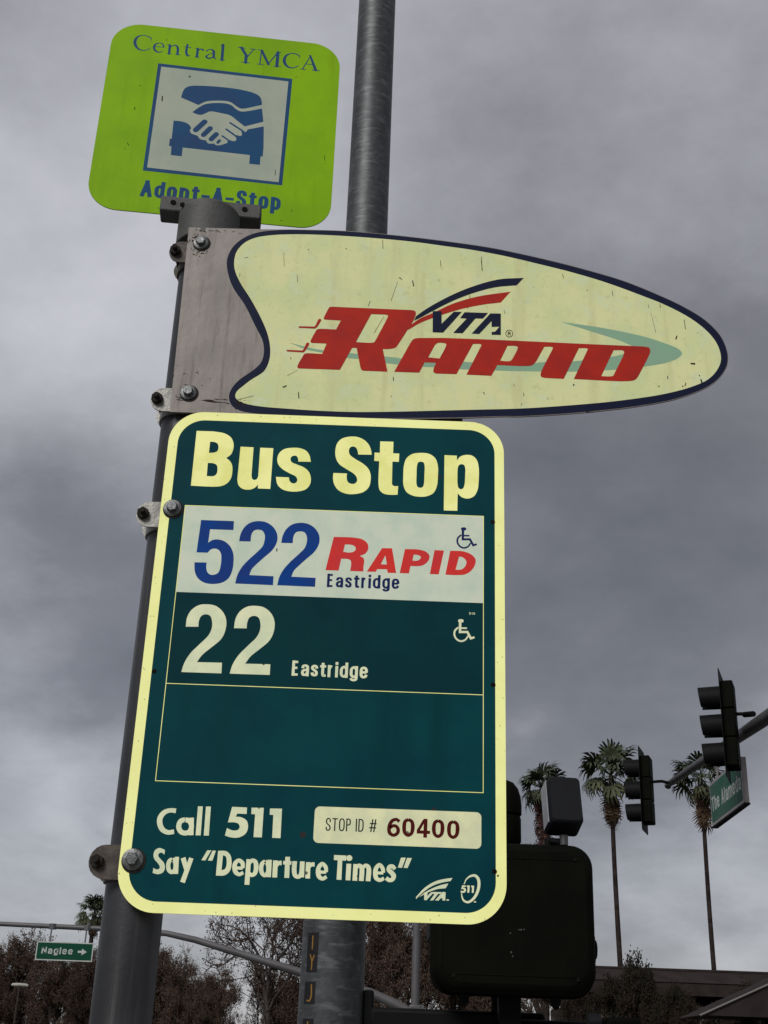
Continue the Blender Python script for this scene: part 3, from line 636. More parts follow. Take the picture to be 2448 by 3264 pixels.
    'nicks': [('b', ['296,27499/9 313,27402/11']), ('b', ['1633,27046/6 1647,26989/7']), ('b', ['1133,27289/6 1139,27227/8']), ('b', ['1305,27966/6 1313,27725/8']), ('b', ['2497,27717/5 ~2508,27672/8 2515,27633/5']), ('b', ['4250,26996/6 4257,26837/9']), ('b', ['4127,26717/14 4106,26659/18']), ('b', ['3952,26046/9 3949,25991/11']), ('b', ['4292,26262/21 4358,26259/27']), ('b', ['4420,26011/15 4433,25956/24']), ('b', ['4400,26074/12 4412,26060/12']), ('b', ['4206,25946/9 4188,25890/12']), ('b', ['4147,25894/12 4163,25872/12']), ('b', ['2618,25852/18 2606,25829/15']), ('b', ['1900,25684/6 1907,25630/7']), ('b', ['1340,25660/12 1349,25639/12']), ('b', ['3225,27450/6 3227,27361/6']), ('b', ['3737,27237/5 3747,27178/6']), ('b', ['3912,27259/6 3913,27186/9']), ('b', ['1765,25816/6 1772,25783/7']), ('b', ['2236,25616/6 2243,25589/6']), ('b', ['3809,25860/9 3826,25875/12']), ('b', ['4426,26787/9 4433,26779/9']), ('b', ['2851,27449/9 2863,27434/8']), ('b', ['3772,27092/3 3823,26761/5']), ('b', ['2772,25408/15 2891,25413/18']), ('b', ['292,27499/12 312,27407/14']), ('b', ['87,27540/8 ~113,27536/10 136,27505/8']), ('b', ['-12,27131/4 77,27476/3']), ('b', ['-169,28205/6 -159,28042/6']), ('b', ['699,27872/6 705,27770/7']), ('b', ['1302,27898/8 1318,27717/8']), ('b', ['-2197,27790/4 -2143,27805/6']), ('b', ['-1271,27984/10 -1253,27980/10']), ('b', ['-712,28017/11 -695,28021/11']), ('b', ['-1404,27531/4 -1387,27399/5']), ('b', ['-2242,27520/5 -2241,27454/5']), ('b', ['-1625,27909/3 -1602,27668/4']), ('b', ['-1263,25563/9 -1251,25462/13']), ('b', ['-1489,25632/9 -1435,25658/13']), ('b', ['1337,25672/11 1347,25643/11']), ('b', ['38,25559/8 44,25539/8']), ('b', ['-2108,25402/5 -1885,25478/5']), ('b', ['60,25863/7 65,25802/12']), ('b', ['-343,27022/5 -312,27121/5']), ('b', ['-1410,26126/8 -1400,26087/7']), ('b', ['-1437,25823/4 -1296,25914/3']), ('b', ['-1484,25626/7 -1433,25655/7']), ('b', ['-237,26577/5 -104,26863/3'])],
    'adopt_frame': [('f', ['-1214,32195 1040,32164 1017,29927 -1218,29949'])],
    'adopt_white': [('f', ['-1156,32129 978,32099 958,29981 -1158,30017'])],
    'emblem': [('f', ['-764,31516 ~-745,31655 ~-712,31727 ~-638,31777 ~-483,31806 ~-115,31826 ~218,31811 ~420,31770 ~517,31714 ~555,31642 574,31539 ~416,31471 ~288,31420 ~223,31415 ~154,31453 ~56,31524 ~-24,31539 ~-220,31521 ~-348,31487 ~-410,31445 -467,31395']), ('f', ['-553,31232 ~-465,31336 ~-356,31427 ~-190,31475 ~-7,31485 ~75,31459 ~159,31386 ~228,31353 ~319,31365 579,31459 622,31186 324,31047 ~206,31140 ~66,31247 ~-67,31272 ~-265,31287 ~-326,31246 ~-400,31197 ~-479,31200']), ('f', ['-837,31016 ~-721,31018 ~-628,30997 ~-572,30955 -538,30901 ~-556,30857 ~-531,30795 -424,30756 ~-380,30699 ~-326,30680 -281,30682 ~-244,30626 ~-186,30622 -148,30631 ~-100,30601 ~-36,30612 77,30676 65,30710 109,30732 ~162,30719 ~200,30733 ~209,30775 190,30822 216,30855 ~256,30837 ~287,30854 ~294,30885 275,30929 306,30953 ~346,30933 366,30961 381,30993 636,31087 665,30623 661,30619 664,30464 629,30468 629,30292 457,30292 454,30470 -636,30487 -635,30308 -810,30310 -819,30488 -858,30491 -860,30637 -831,30644']), ('s', ['-333,31061/93 -463,30870/93']), ('s', ['-231,30936/88 -328,30785/88']), ('s', ['-122,30828/85 -197,30713/85']), ('s', ['-60,30704/49 -85,30658/49']), ('s', ['83,31090/31 306,30945/31']), ('s', ['28,30950/31 212,30817/31']), ('s', ['-23,30803/28 90,30723/28'])],
    'emblem_tips': [('f', ['~-327,31115 ~-284,31092 ~-288,31042 ~-320,31037 ~-352,31067'])],
    'central': [('s', ['-1379,32666/5 -1390,32728/19 ~-1450,32761/17 ~-1537,32767/15 ~-1613,32723/32 ~-1647,32625/49 ~-1626,32528/47 ~-1567,32458/32 ~-1485,32441/17 ~-1413,32473/13 -1380,32506/9']), ('s', ['-1309,32552/11 -1156,32555/13']), ('s', ['-1158,32559/24 ~-1182,32620/21 ~-1238,32638/15 ~-1299,32603/28 ~-1320,32536/36 ~-1289,32462/34 ~-1222,32436/21 -1161,32469/9']), ('s', ['-1106,32619/13 -1046,32608/15']), ('s', ['-1063,32620/41 -1056,32427/41']), ('s', ['-1092,32430/13 -1020,32426/13']), ('s', ['-1048,32579/19 ~-978,32628/22 ~-931,32591/39 -917,32432/39']), ('s', ['-952,32431/13 -871,32426/13']), ('s', ['-771,32672/32 ~-776,32506/41 ~-748,32432/37 -704,32431/13']), ('s', ['-825,32614/11 -705,32609/15']), ('s', ['-630,32610/13 -574,32599/13']), ('s', ['-591,32607/41 -590,32421/41']), ('s', ['-623,32425/13 -547,32420/13']), ('s', ['-582,32562/15 ~-542,32604/22 -498,32589/35']), ('s', ['-440,32575/24 ~-392,32621/15 ~-330,32598/39 -312,32451/39 -275,32423/15']), ('s', ['-320,32549/11 ~-403,32502/15 ~-436,32447/32 ~-385,32419/28 -318,32457/15']), ('s', ['-216,32718/13 -163,32744/15']), ('s', ['-177,32749/48 -168,32414/48']), ('s', ['-206,32416/13 -124,32413/13'])],
    'ymca': [('s', ['84,32731/14 203,32730/14']), ('s', ['137,32732/49 241,32551/49']), ('s', ['230,32564/53 231,32411/53']), ('s', ['345,32722/15 257,32553/19']), ('s', ['286,32728/13 382,32724/13']), ('s', ['157,32415/14 299,32415/14']), ('s', ['419,32725/13 504,32724/13']), ('s', ['478,32717/19 474,32415/19']), ('s', ['432,32409/14 532,32406/14']), ('s', ['483,32714/45 618,32427/44']), ('s', ['607,32422/17 755,32710/21']), ('s', ['749,32715/14 808,32718/14']), ('s', ['760,32715/53 760,32405/53']), ('s', ['707,32403/14 823,32408/14']), ('s', ['1135,32638/5 1125,32690/19 ~1064,32723/19 ~989,32722/16 ~907,32666/34 ~877,32557/53 ~905,32464/47 ~966,32410/30 ~1051,32412/19 1127,32474/10']), ('s', ['1319,32717/13 1200,32408/19']), ('s', ['1163,32403/14 1249,32398/14']), ('s', ['1310,32719/34 1421,32411/53']), ('s', ['1365,32406/14 1488,32404/14']), ('s', ['1252,32526/13 1369,32522/13'])],
    'adopt_nicks': [('b', ['-1071,31508/17 -1065,31400/21']), ('b', ['-1489,31218/10 -1488,31157/12']), ('b', ['-1527,30471/8 -1494,30423/10']), ('b', ['-1126,32746/7 -1125,32708/7']), ('b', ['1666,30615/7 1677,30511/7']), ('b', ['886,30220/9 891,30117/10']), ('b', ['-1464,31681/14 -1446,31676/14']), ('b', ['1198,29457/10 1206,29425/10']), ('b', ['1036,29231/13 1055,29233/13'])],
}
WORDS = {
    'eastridge_1': ('Eastridge', -71.15, 2265.44, 23.46, 2266.3, -71.3, 2283.73),
    'eastridge_2': ('Eastridge', -109.46, 2144.41, -13.11, 2144.1, -109.47, 2163.85),
    'call': ('Call', -258.12, 1941.24, -195.42, 1942.57, -258.93, 1972.98),
    'n511': ('511', -176.14, 1940.95, -109.17, 1942.43, -177.07, 1976.9),
    'say': ('Say', -257.89, 1895.95, -209.68, 1896.65, -258.49, 1925.08),
    'departure': ('Departure', -183.29, 1896.34, -51.06, 1897.2, -183.23, 1924.91),
    'times': ('Times', -43.15, 1896.59, 30.33, 1896.86, -44.43, 1925.0),
    'stopid': ('STOP ID #', -56.5, 1953.2, 5.68, 1953.56, -56.61, 1968.29),
    'n60400': ('60400', 17.99, 1949.18, 105.1, 1949.37, 17.68, 1971.39),
    'n511s': ('511', 106.87, 1887.11, 122.92, 1887.18, 107.21, 1895.46),
    'd16': ('D16', 115.26, 2234.63, 122.78, 2234.61, 115.24, 2237.68),
    'adopt': ('Adopt-A-Stop', -121.0, 2944.9, 101.72, 2942.97, -123.21, 2975.7),
}


# ================================================================== SETTING
mb = MB(); mb.box((0, 60, -0.63), (2400, 2400, 1.0))
struct(mb.build('ground', 'soil'))
mb = MB(); mb.box((0, 25, -0.124), (300, 36, 0.004))
struct(mb.build('road', 'asphalt'))
mb = MB(); mb.box((0, -4, -0.065), (300, 20.0, 0.13))
struct(mb.build('pavement', 'concrete'))
mb = MB(); mb.box((0, 6.08, -0.055), (300, 0.15, 0.13))
struct(mb.build('kerb', 'concrete', bevel=0.015))
mb = MB(); mb.box((0, 46, -0.065), (300, 5.8, 0.13))
struct(mb.build('far_pavement', 'concrete'))
mb = MB()
for k in range(-20, 21):
    mb.box((k * 6.0, 24, -0.118), (3.0, 0.12, 0.004))
o = mb.build('lane_marking', 'paint'); struct(o)

# ================================================================== STOP POST
PX, PY = -0.2856, 1.570
post = thing('sign_post', 'round grey steel bus stop post carrying the three signs', 'post', (PX, PY, 0))
mb = MB(); mb.tube([(0, 0, 0), (0, 0, 2.86)], 0.0362, 40); mb.build('tube', 'post_steel', post)
ya = R(5.5)
mb = MB()
mb.tube([(0, 0, 2.822), (0, 0, 2.885), (0, 0, 2.889)], [0.0468, 0.0468, 0.043], 40)
col_ = mb.build('cap_collar', 'cap_iron', post, bevel=0.002)
mb = MB(); mb.box((-0.0, 0.014, 2.9025), (0.156, 0.034, 0.028)); mb.box((0, 0.026, 2.868), (0.07, 0.022, 0.044))
ears = mb.build('cap_bracket', 'cap_iron', post, bevel=0.003, rot=(0, 0, ya))
for x in (-0.058, 0.052):
    mb = MB(); mb.prism(circle(x, 2.904, 0.0044, 14), -0.0042, -0.0028)
    mb.build('screw_hole', 'hole', ears)
mb = MB(); mb.prism(circle(-0.0385, 2.884, 0.004, 12), -0.031, -0.029)
mb.build('set_screw', 'hole', post)


def clamp(z, old=False, size=1.0):
    """strap clamp round the post: band, two ears to the left, through bolt with nut facing the street"""
    band = MB()
    nseg = 32
    ro, ri, hh = 0.0395, 0.0364, 0.0185 * size
    for zz_ in (0,):
        vs, fs = [], []
        for k in range(nseg):
            a = 2 * math.pi * k / nseg
            for r_, z_ in ((ro, -hh), (ro, hh), (ri, hh), (ri, -hh)):
                vs.append((r_ * math.cos(a), r_ * math.sin(a), z + z_))
        for k in range(nseg):
            q = (k + 1) % nseg
            for j in range(4):
                fs.append((4 * k + j, 4 * q + j, 4 * q + (j + 1) % 4, 4 * k + (j + 1) % 4))
        band.add(vs, fs)
    mt = 'strap_old' if old else 'strap_steel'
    c = band.build('pipe_clamp', mt, post)
    e = MB()
    out = [(-0.012, z - hh), (-0.012, z + hh)]
    for k in range(0, 11):
        a = R(92 + 176 * k / 10)
        out.append((-0.0295 * size + math.cos(a) * 0.0175 * size, z + math.sin(a) * hh * 0.98))
    e.prism(out, -0.0425, -0.0395)
    e.build('clamp_ear', mt, c, bevel=0.001)
    e = MB(); e.prism([(x, zq) for x, zq in out], 0.006, 0.009)
    e.build('clamp_ear', mt, c, bevel=0.001)
    bx = -0.0375 * size
    b = MB()
    b.tube([(bx, 0.016, z), (bx, -0.056, z + 0.001)], 0.0034, 12)
    b.tube([(bx, -0.0427, z), (bx, -0.0492, z)], 0.0082, 6)
    b.tube([(bx, 0.0092, z), (bx, 0.015, z)], 0.0078, 6)
    b.build('clamp_bolt', 'nut_rust', c, angle=25)
    return c


clamp(2.789, True); clamp(2.539); clamp(2.363); clamp(1.9085, True, 1.1)

# ================================================================== RAPID SIGN
OX, OZ = -0.305, 2.517
rp = thing('shaped_sign', 'cream spearhead shaped sign with navy rim and red Rapid lettering', 'sign', (OX, 1.5235, OZ))
pts = [(q[0], q[1]) for q in expand(parse(DATA['rapid_plate'][0][1][0], OX, OZ), True, 6)]
mb = MB(); mb.prism(pts, 0.0, 0.0024)
mb.build('plate', 'bare_alu', rp, smooth=False)
mb = MB(); mb.box((0.2496, 0.0045, 0.001), (0.3204, 0.003, 0.022)); mb.build('stiffener', 'nut_rust', rp)
Print(1, OX, OZ).data('rapid_navy').build('rim', 'rapid_navy', rp)
Print(2, OX, OZ).data('rapid_cream').build('field', 'rapid_cream', rp)
Print(3, OX, OZ).data('rapid_teal').build('swoosh', 'rapid_teal', rp, 'pale teal swoosh behind the lettering')
Print(4, OX, OZ).data('vta_red').build('swoosh', 'rapid_red', rp, 'short red swoosh over VTA')
Print(5, OX, OZ).data('rapid_red').build('lettering', 'rapid_red', rp, 'red Rapid lettering with speed lines')
Print(6, OX, OZ).data('vta_blue').build('lettering', 'rapid_navy', rp, 'navy VTA letters under a navy swoosh')
Print(6, OX, OZ).data('vta_reg').build('trademark', 'black_print', rp)
Print(7, OX, OZ).data('nicks').build('scratches', 'dirt', rp)['kind'] = 'stuff'


def bolt(parent, x, y, z, s=1.0, dark=False, tilt=0):
    """hex head bolt on a round washer, axis along -Y"""
    w = MB()
    w.tube([(x, y, z), (x, y - 0.0016 * s, z), (x, y - 0.0022 * s, z)], [0.0108 * s, 0.0108 * s, 0.0098 * s], 28)
    wo = w.build('bolt', 'bolt_steel', parent)
    h = MB()
    vs = []
    for yy, rr in ((y - 0.002 * s, 0.0068), (y - 0.0072 * s, 0.0068), (y - 0.0082 * s, 0.0057)):
        vs.append([(x + rr * s * math.cos(R(60 * k + tilt)), yy, z + rr * s * math.sin(R(60 * k + tilt))) for k in range(6)])
    fl = [p for r_ in vs for p in r_]
    fs = [(i * 6 + k, i * 6 + (k + 1) % 6, (i + 1) * 6 + (k + 1) % 6, (i + 1) * 6 + k) for i in range(2) for k in range(6)]
    fs += [tuple(range(5, -1, -1)), tuple(12 + k for k in range(6))]
    h.add(fl, fs)
    h.build('bolt_head', 'bolt_steel', wo, smooth=False)
    u = MB()
    u.tube([(x + 0.0012, y - 0.0000, z - 0.0012), (x + 0.0012, y - 0.0007, z - 0.0012)], 0.0124 * s, 28)
    u.build('dark_disc', 'nut_rust', wo)  # dark disc under the washer, set off to the right and down
    return wo


bolt(rp, -0.2861 - OX, 0, 2.8030 - OZ, 1.05, tilt=10)
bolt(rp, -0.2799 - OX, 0, 2.5488 - OZ, 1.05, tilt=34)
# grime round the bolts
rng = random.Random(3)
pr = Print(2)


def smear(pr, cx, cz, n, sx, sz, wmax, horiz=False):
    for _ in range(n):
        x = cx + rng.gauss(0, sx); z = cz + rng.gauss(0, sz)
        a = rng.uniform(-0.4, 0.4) if horiz else rng.uniform(0, 3.14)
        L_ = rng.uniform(0.001, 0.006)
        w = rng.uniform(0.0004, wmax)
        q = [(x, z, True, w * 0.4), (x + L_ * math.cos(a) * 0.5, z + L_ * math.sin(a) * 0.5 + rng.uniform(-.0006, .0006), True, w), (x + L_ * math.cos(a), z + L_ * math.sin(a), True, w * 0.3)]
        pr.strip(expand(q, False, 3))


smear(pr, -0.2935 - OX, 2.8085 - OZ, 34, 0.006, 0.006, 0.0022)
smear(pr, -0.287 - OX, 2.787 - OZ, 30, 0.006, 0.0035, 0.0020)
smear(pr, -0.262 - OX, 2.8255 - OZ, 14, 0.022, 0.0012, 0.0014, True)
for k in range(11):
    x = -0.298 + rng.uniform(0, 0.085); z = 2.5395 + rng.gauss(0, 0.0016) - 0.03 * (x + 0.298)
    q = [(x - OX, z - OZ, True, 0.0001)]
    for j in range(rng.randint(3, 6)):
        x += rng.uniform(0.002, 0.006); z += rng.gauss(-0.0002, 0.0006)
        q.append((x - OX, z - OZ, True, rng.uniform(0.0003, 0.0016)))
    q.append((x + 0.002 - OX, z - OZ, True, 0.0001))
    pr.strip(expand(q, False, 3))
q = [(-0.212 - OX, 2.538 - OZ, True, .0004), (-0.204 - OX, 2.5365 - OZ, True, .0012), (-0.2005 - OX, 2.530 - OZ, True, .0008), (-0.200 - OX, 2.521 - OZ, True, .0004)]
pr.strip(expand(q, False, 4))
smear(pr, -0.285 - OX, 2.538 - OZ, 14, 0.007, 0.003, 0.0016)
smear(pr, -0.205 - OX, 2.531 - OZ, 12, 0.004, 0.004, 0.0018)
smear(pr, -0.285 - OX, 2.575 - OZ, 10, 0.016, 0.012, 0.0010)
pr.build('grime', 'dirt', rp)['kind'] = 'stuff'

# ================================================================== BUS STOP SIGN
X0, X1, Z0, Z1 = -0.2994, 0.1615, 1.8515, 2.5172
OX, OZ = (X0 + X1) / 2, Z0
bs = thing('bus_stop_sign', 'tall dark green sign with yellow border reading Bus Stop, 522 and 22', 'sign', (OX, 1.5200, OZ))
hw, hh = (X1 - X0) / 2, Z1 - Z0
mb = MB(); mb.prism(rounded_rect(-hw, 0, hw, hh, 0.047, 14), 0.0, 0.0022); mb.build('panel', 'retro_yellow', bs, smooth=False)
bd = 0.0128
pr = Print(1); pr.poly([rounded_rect(-hw + bd, bd, hw - bd, hh - bd, 0.036, 14)]); pr.build('field', 'sign_green', bs)
bx0, bx1 = -0.2668 - OX, 0.1336 - OX
zt, z1_, z2_, zb = 2.3745 - OZ, 2.2510 - OZ, 2.1282 - OZ, 2.0055 - OZ
pr = Print(2); pr.poly([[(bx0, z1_), (bx1, z1_), (bx1, zt), (bx0, zt)]]); pr.build('route_panel', 'route_white', bs, 'white route panel with 522 Rapid')
pr = Print(2); pr.poly([[(bx0, z2_), (bx1, z2_), (bx1, z1_ - 0.0002), (bx0, z1_ - 0.0002)]]); pr.build('route_panel', 'route_green', bs, 'dark green route panel with 22')
lw = 0.0009
pr = Print(3)
for (ax, az, bx, bz) in ((bx0, zt, bx1, zt), (bx0, z2_, bx1, z2_), (bx0, zb, bx1, zb), (bx0, zb, bx0, zt), (bx1, zb, bx1, zt)):
    pr.strip([(ax, az, lw), (bx, bz, lw)], 1.0, 0.5, 0.5)
pr.build('rule_lines', 'retro_letter', bs)
Print(2, OX, OZ).data('bus_stop').build('lettering', 'retro_letter', bs, 'large pale yellow Bus Stop lettering')
Print(3, OX, OZ).data('n522').build('lettering', 'route_blue', bs, 'blue 522 figures')
Print(3, OX, OZ).data('rapid_small').build('lettering', 'route_red', bs, 'red italic Rapid lettering')
Print(3, OX, OZ).data('wheelchair').build('wheelchair_symbol', 'navy_print', bs, 'navy wheelchair symbol')
Print(3, OX + 0.0026, OZ + 0.1296).data('wheelchair').build('wheelchair_symbol', 'pale_letter', bs, 'pale wheelchair symbol')
Print(3, OX, OZ).data('n22').build('lettering', 'pale_letter', bs, 'pale 22 figures')
Print(3, OX, OZ).word(*WORDS['eastridge_1'], s=0.185, gap=0.13).build('lettering', 'navy_print', bs, 'navy Eastridge lettering')
Print(3, OX, OZ).word(*WORDS['eastridge_2'], s=0.185, gap=0.12).build('lettering', 'pale_letter', bs, 'pale Eastridge lettering')
Print(3, OX, OZ).word(*WORDS['d16'], s=0.2).build('lettering', 'pale_letter', bs, 'tiny D16 code')
Print(2, OX, OZ).data('call').build('lettering', 'pale_letter', bs, 'Call lettering')
Print(2, OX, OZ).data('n511').build('lettering', 'pale_letter', bs, 'bold 511 figures')
Print(2, OX, OZ).data('say').data('quotes').build('lettering', 'pale_letter', bs, 'Say Departure Times lettering')
Print(2, OX, OZ).data('vta_small').build('logo', 'pale_letter', bs, 'small pale VTA logo')
pr = Print(2, OX, OZ); pr.data('n511_logo'); pr.data('n511_small')
pr.build('logo', 'pale_letter', bs, 'small pale 511 ring logo')
pr = Print(2); pr.poly([rounded_rect(-0.0705 - OX, 1.9384 - OZ, 0.1314 - OX, 1.9817 - OZ, 0.0062, 6)]); stk = pr.build('stop_number_label', 'sticker', bs)
Print(3, OX, OZ).word(*WORDS['stopid'], s=0.10, gap=0.13, hs=0.9).build('lettering', 'black_print', stk)
Print(3, OX, OZ).data('n60400').build('lettering', 'maroon_print', stk)
for x, z in ((0.1462, 2.3667), (0.1461, 2.1418), (0.1470, 1.9127), (-0.2832, 2.1432)):
    pr = Print(3); pr.poly([circle(x - OX, z - OZ, 0.0031, 14)]); pr.build('bolt_hole', 'hole', bs)
pr = Print(4)
for x, z in ((0.1466, 2.3660), (0.1512, 1.9080)):
    pr.poly([circle(x - OX, z - OZ, 0.0012, 8)])
for _ in range(60):
    side = rng.random()
    x = rng.uniform(-hw + .02, hw - .02); z = rng.choice((rng.uniform(0.001, 0.011), hh - rng.uniform(0.001, 0.011)))
    if side < 0.5:
        z = rng.uniform(0.03, hh - 0.03); x = rng.choice((-hw + rng.uniform(0.001, 0.011), hw - rng.uniform(0.001, 0.011)))
    w = rng.uniform(0.0003, 0.0008)
    pr.strip([(x, z, w), (x + rng.uniform(-.001, .001), z + rng.uniform(.0004, .0018), w * .6)])
pr.build('chips', 'dirt', bs)['kind'] = 'stuff'
bolt(bs, -0.2834 - OX, 0, 2.3697 - OZ, 1.12, tilt=22)
bolt(bs, -0.2835 - OX, 0, 1.9111 - OZ, 1.18, tilt=5)

# ================================================================== ADOPT-A-STOP SIGN
ad = thing('square_sign', 'lime green rounded square sign with blue handshake car emblem at the post top', 'sign', (-0.2855, 1.612, 0), R(5.5))
Z0a = 2.914
mb = MB(); mb.prism(rounded_rect(-0.2035, Z0a, 0.1830, 3.3005, 0.050, 14), 0.0, 0.0022); mb.build('panel', 'lime', ad, smooth=False)
Print(1).data('adopt_frame').build('frame', 'adopt_blue', ad)
Print(2).data('adopt_white').build('field', 'adopt_white', ad)
Print(3).data('emblem').build('emblem', 'adopt_blue', ad)
Print(1).data('central').build('lettering', 'adopt_blue', ad, 'serif Central lettering')
Print(1).data('ymca').build('lettering', 'adopt_blue', ad, 'serif YMCA lettering')
Print(1).word(*WORDS['adopt'], s=0.215, gap=0.13, hs=0.8).build('lettering', 'adopt_blue', ad, 'blue Adopt-A-Stop lettering')
Print(4).data('adopt_nicks').build('scratches', 'dirt', ad)['kind'] = 'stuff'

# ================================================================== STREET LIGHT POLE
lp = thing('lighting_pole', 'thick mottled galvanised pole rising behind the signs', 'pole', (-0.105, 4.0, 0))
mb = MB()
zs = [0, 1.8, 2.4, 4.0, 4.75, 5.9, 8.5]
mb.tube([(-0.001 * k * (z > 3), 0, z) for k, z in enumerate(zs)], [0.108, 0.098, 0.0955, 0.086, 0.0815, 0.0785, 0.068], 48)
mb.build('shaft', 'galvanised', lp)
mb = MB(); mb.tube([(-0.005, 0, 8.5), (-0.005, 0, 8.56)], [0.072, 0.03], 24); mb.build('cap', 'galvanised', lp)
mb = MB(); mb.box((0, 0, 0.015), (0.36, 0.36, 0.03)); mb.build('base_plate', 'galvanised', lp, bevel=0.004)


def tag_patch(z0, z1, a0, a1, r, mat, name, parent, strokes=None):
    mb = MB()
    n = 8
    vs, fs = [], []
    for k in range(n + 1):
        a = R(a0 + (a1 - a0) * k / n)
        for z in (z0, z1):
            vs.append((r * math.sin(a), -r * math.cos(a), z))
    for k in range(n):
        fs.append((2 * k, 2 * k + 2, 2 * k + 3, 2 * k + 1))
    mb.add(vs, fs)
    o = mb.build(name, mat, parent)
    if strokes:
        sb = MB()
        for path in strokes:
            path = expand([(x, z, s_, 0.0044) for x, z, s_ in path], False, 4)
            v2, f2 = ribbon(path)
            aw = (a1 - a0)
            sb.add([((r + .0006) * math.sin(R(a0 + aw * x / 0.04)), -(r + .0006) * math.cos(R(a0 + aw * x / 0.04)), z0 + z) for x, z in v2], f2)
        sb.build('number', 'tag_yellow', o)
    return o


mb = MB(); mb.box((0.112, 0.03, 1.75), (0.032, 0.09, 0.30)); mb.build('dark_box', 'signal_black', lp, bevel=0.008)  # plain dark box along the right side of the shaft
rt = 0.0985
tag_patch(1.997, 2.052, -51, -27, rt, 'tag_black', 'number_tag', lp, [[(.021, .006, False), (.021, .046, False)]])
tag_patch(1.940, 1.996, -51, -27, rt, 'tag_black', 'number_tag', lp, [[(.022, .005, False), (.022, .030, False), (.014, .050, False)], [(.022, .030, False), (.030, .048, False)]])
tag_patch(1.852, 1.913, -53, -28, rt, 'tag_black', 'number_tag', lp, [[(.027, .054, False), (.028, .020, True), (.022, .008, True), (.012, .010, False)]])
tag_patch(1.752, 1.812, -53, -28, rt, 'tag_black', 'number_tag', lp, [[(.021, .006, False), (.021, .052, False)]])

# ================================================================== PEDESTRIAN SIGNAL
sp = thing('signal_post', 'dark round traffic signal post with domed cap half hidden by the bus stop sign', 'post', (0.402, 3.83, 0))
mb = MB(); mb.tube([(0, 0, 0), (0, 0, 2.33)], 0.042, 28); mb.build('tube', 'signal_olive', sp)
mb = MB()
prof = [(0.046, 2.318), (0.050, 2.325), (0.050, 2.392), (0.047, 2.400), (0.052, 2.406), (0.0525, 2.430), (0.050, 2.458), (0.042, 2.484), (0.028, 2.502), (0.010, 2.510)]
mb.tube([(0, 0, z) for r_, z in prof], [r_ for r_, z in prof], 32)
mb.build('cap', 'signal_olive', sp)
mb = MB(); mb.tube([(0, 0, 0), (0, 0, 0.05)], [0.15, 0.11], 24); mb.build('base', 'signal_olive', sp)
for zc in (1.80,):
    mb = MB(); mb.box((-0.14, 0.0, zc + 0.01), (0.50, 0.075, 0.07)); mb.build('bracket_arm', 'signal_black', sp, bevel=0.012)
mb = MB(); mb.tube([(0.0, -0.06, 1.80), (0.28, -0.06, 1.80)], 0.026, 16); mb.build('bracket_arm', 'signal_black', sp)
ps = thing('pedestrian_signal', 'big black pedestrian signal seen from behind, right of the bus stop sign', 'traffic signal', (0.406, 3.60, 1.885))
mb = MB()
nlay = [(0.0, 0.024, 0.060), (0.004, 0.012, 0.062), (0.012, 0.005, 0.062), (0.026, 0.0, 0.062), (0.085, 0.0, 0.062), (0.086, -0.006, 0.064), (0.098, -0.006, 0.064), (0.099, -0.002, 0.062), (0.20, -0.002, 0.062)]
rings = []
for y_, ins, rr in nlay:
    rings.append([(x, y_, z) for x, z in rounded_rect(-0.224 + ins, ins, 0.224 - ins, 0.402 - ins, rr, 8)])
nn_ = len(rings[0])
mb.add([p for r_ in rings for p in r_], [(i * nn_ + k, i * nn_ + (k + 1) % nn_, (i + 1) * nn_ + (k + 1) % nn_, (i + 1) * nn_ + k) for i in range(len(rings) - 1) for k in range(nn_)] + [tuple(range(nn_))])
mb.build('housing', 'signal_olive', ps, angle=50)
for zq in (0.045, 0.357):
    mb = MB(); mb.tube([(-0.185, 0.0005, zq), (0.185, 0.0005, zq)], 0.0022, 8); mb.build('rib', 'signal_olive', ps)
mb = MB(); mb.tube([(-0.203, 0.0012, 0.06), (-0.203, 0.0012, 0.34)], 0.0022, 8); mb.build('rib', 'signal_olive', ps)
for xq, zq in ((-0.17, 0.36), (0.17, 0.36), (-0.17, 0.04), (0.17, 0.04)):
    mb = MB(); mb.tube([(xq, 0.0, zq), (xq, -0.003, zq)], 0.0055, 6); mb.build('screw', 'signal_black', ps, smooth=False)
for xq, zq, wq in ((0.010, 0.165, .0018), (0.016, 0.165, .0025), (0.024, 0.166, .002), (-0.012, 0.105, .0025), (-0.008, 0.095, .002), (-0.014, 0.155, .002)):
    mb = MB(); mb.prism(circle(xq, zq, wq, 7), -0.0006, 0.0001); mb.build('paint_chip', 'mast', ps, smooth=False)
mb = MB(); mb.prism(rounded_rect(-0.20, 0.025, 0.20, 0.378, 0.05, 8), 0.196, 0.199); mb.build('lens', 'lens', ps)
mb = MB(); mb.box((0, 0.29, 0.405), (0.45, 0.19, 0.006)); mb.box((-0.225, 0.29, 0.28), (0.006, 0.19, 0.25)); mb.box((0.225, 0.29, 0.28), (0.006, 0.19, 0.25)); mb.build('visor', 'signal_black', ps)
for x in (-0.135, 0.120):
    mb = MB(); mb.tube([(x, 0.09, -0.002), (x, 0.09, -0.022), (x, 0.09, -0.034)], [0.016, 0.014, 0.006], 14); mb.build('latch', 'signal_black', ps)
mb = MB(); mb.tube([(0.222, 0.10, 0.128), (0.240, 0.10, 0.128)], 0.027, 14); mb.box((0.228, 0.10, 0.128), (0.016, 0.03, 0.074)); mb.build('hinge', 'signal_black', ps, bevel=0.004)
mb = MB(); mb.box((-0.002, 0.16, -0.03), (0.062, 0.07, 0.13)); mb.tube([(-0.002, 0.16, 0.02), (-0.002, 0.23, 0.0)], 0.03, 14); mb.build('mount', 'signal_black', ps, bevel=0.008)

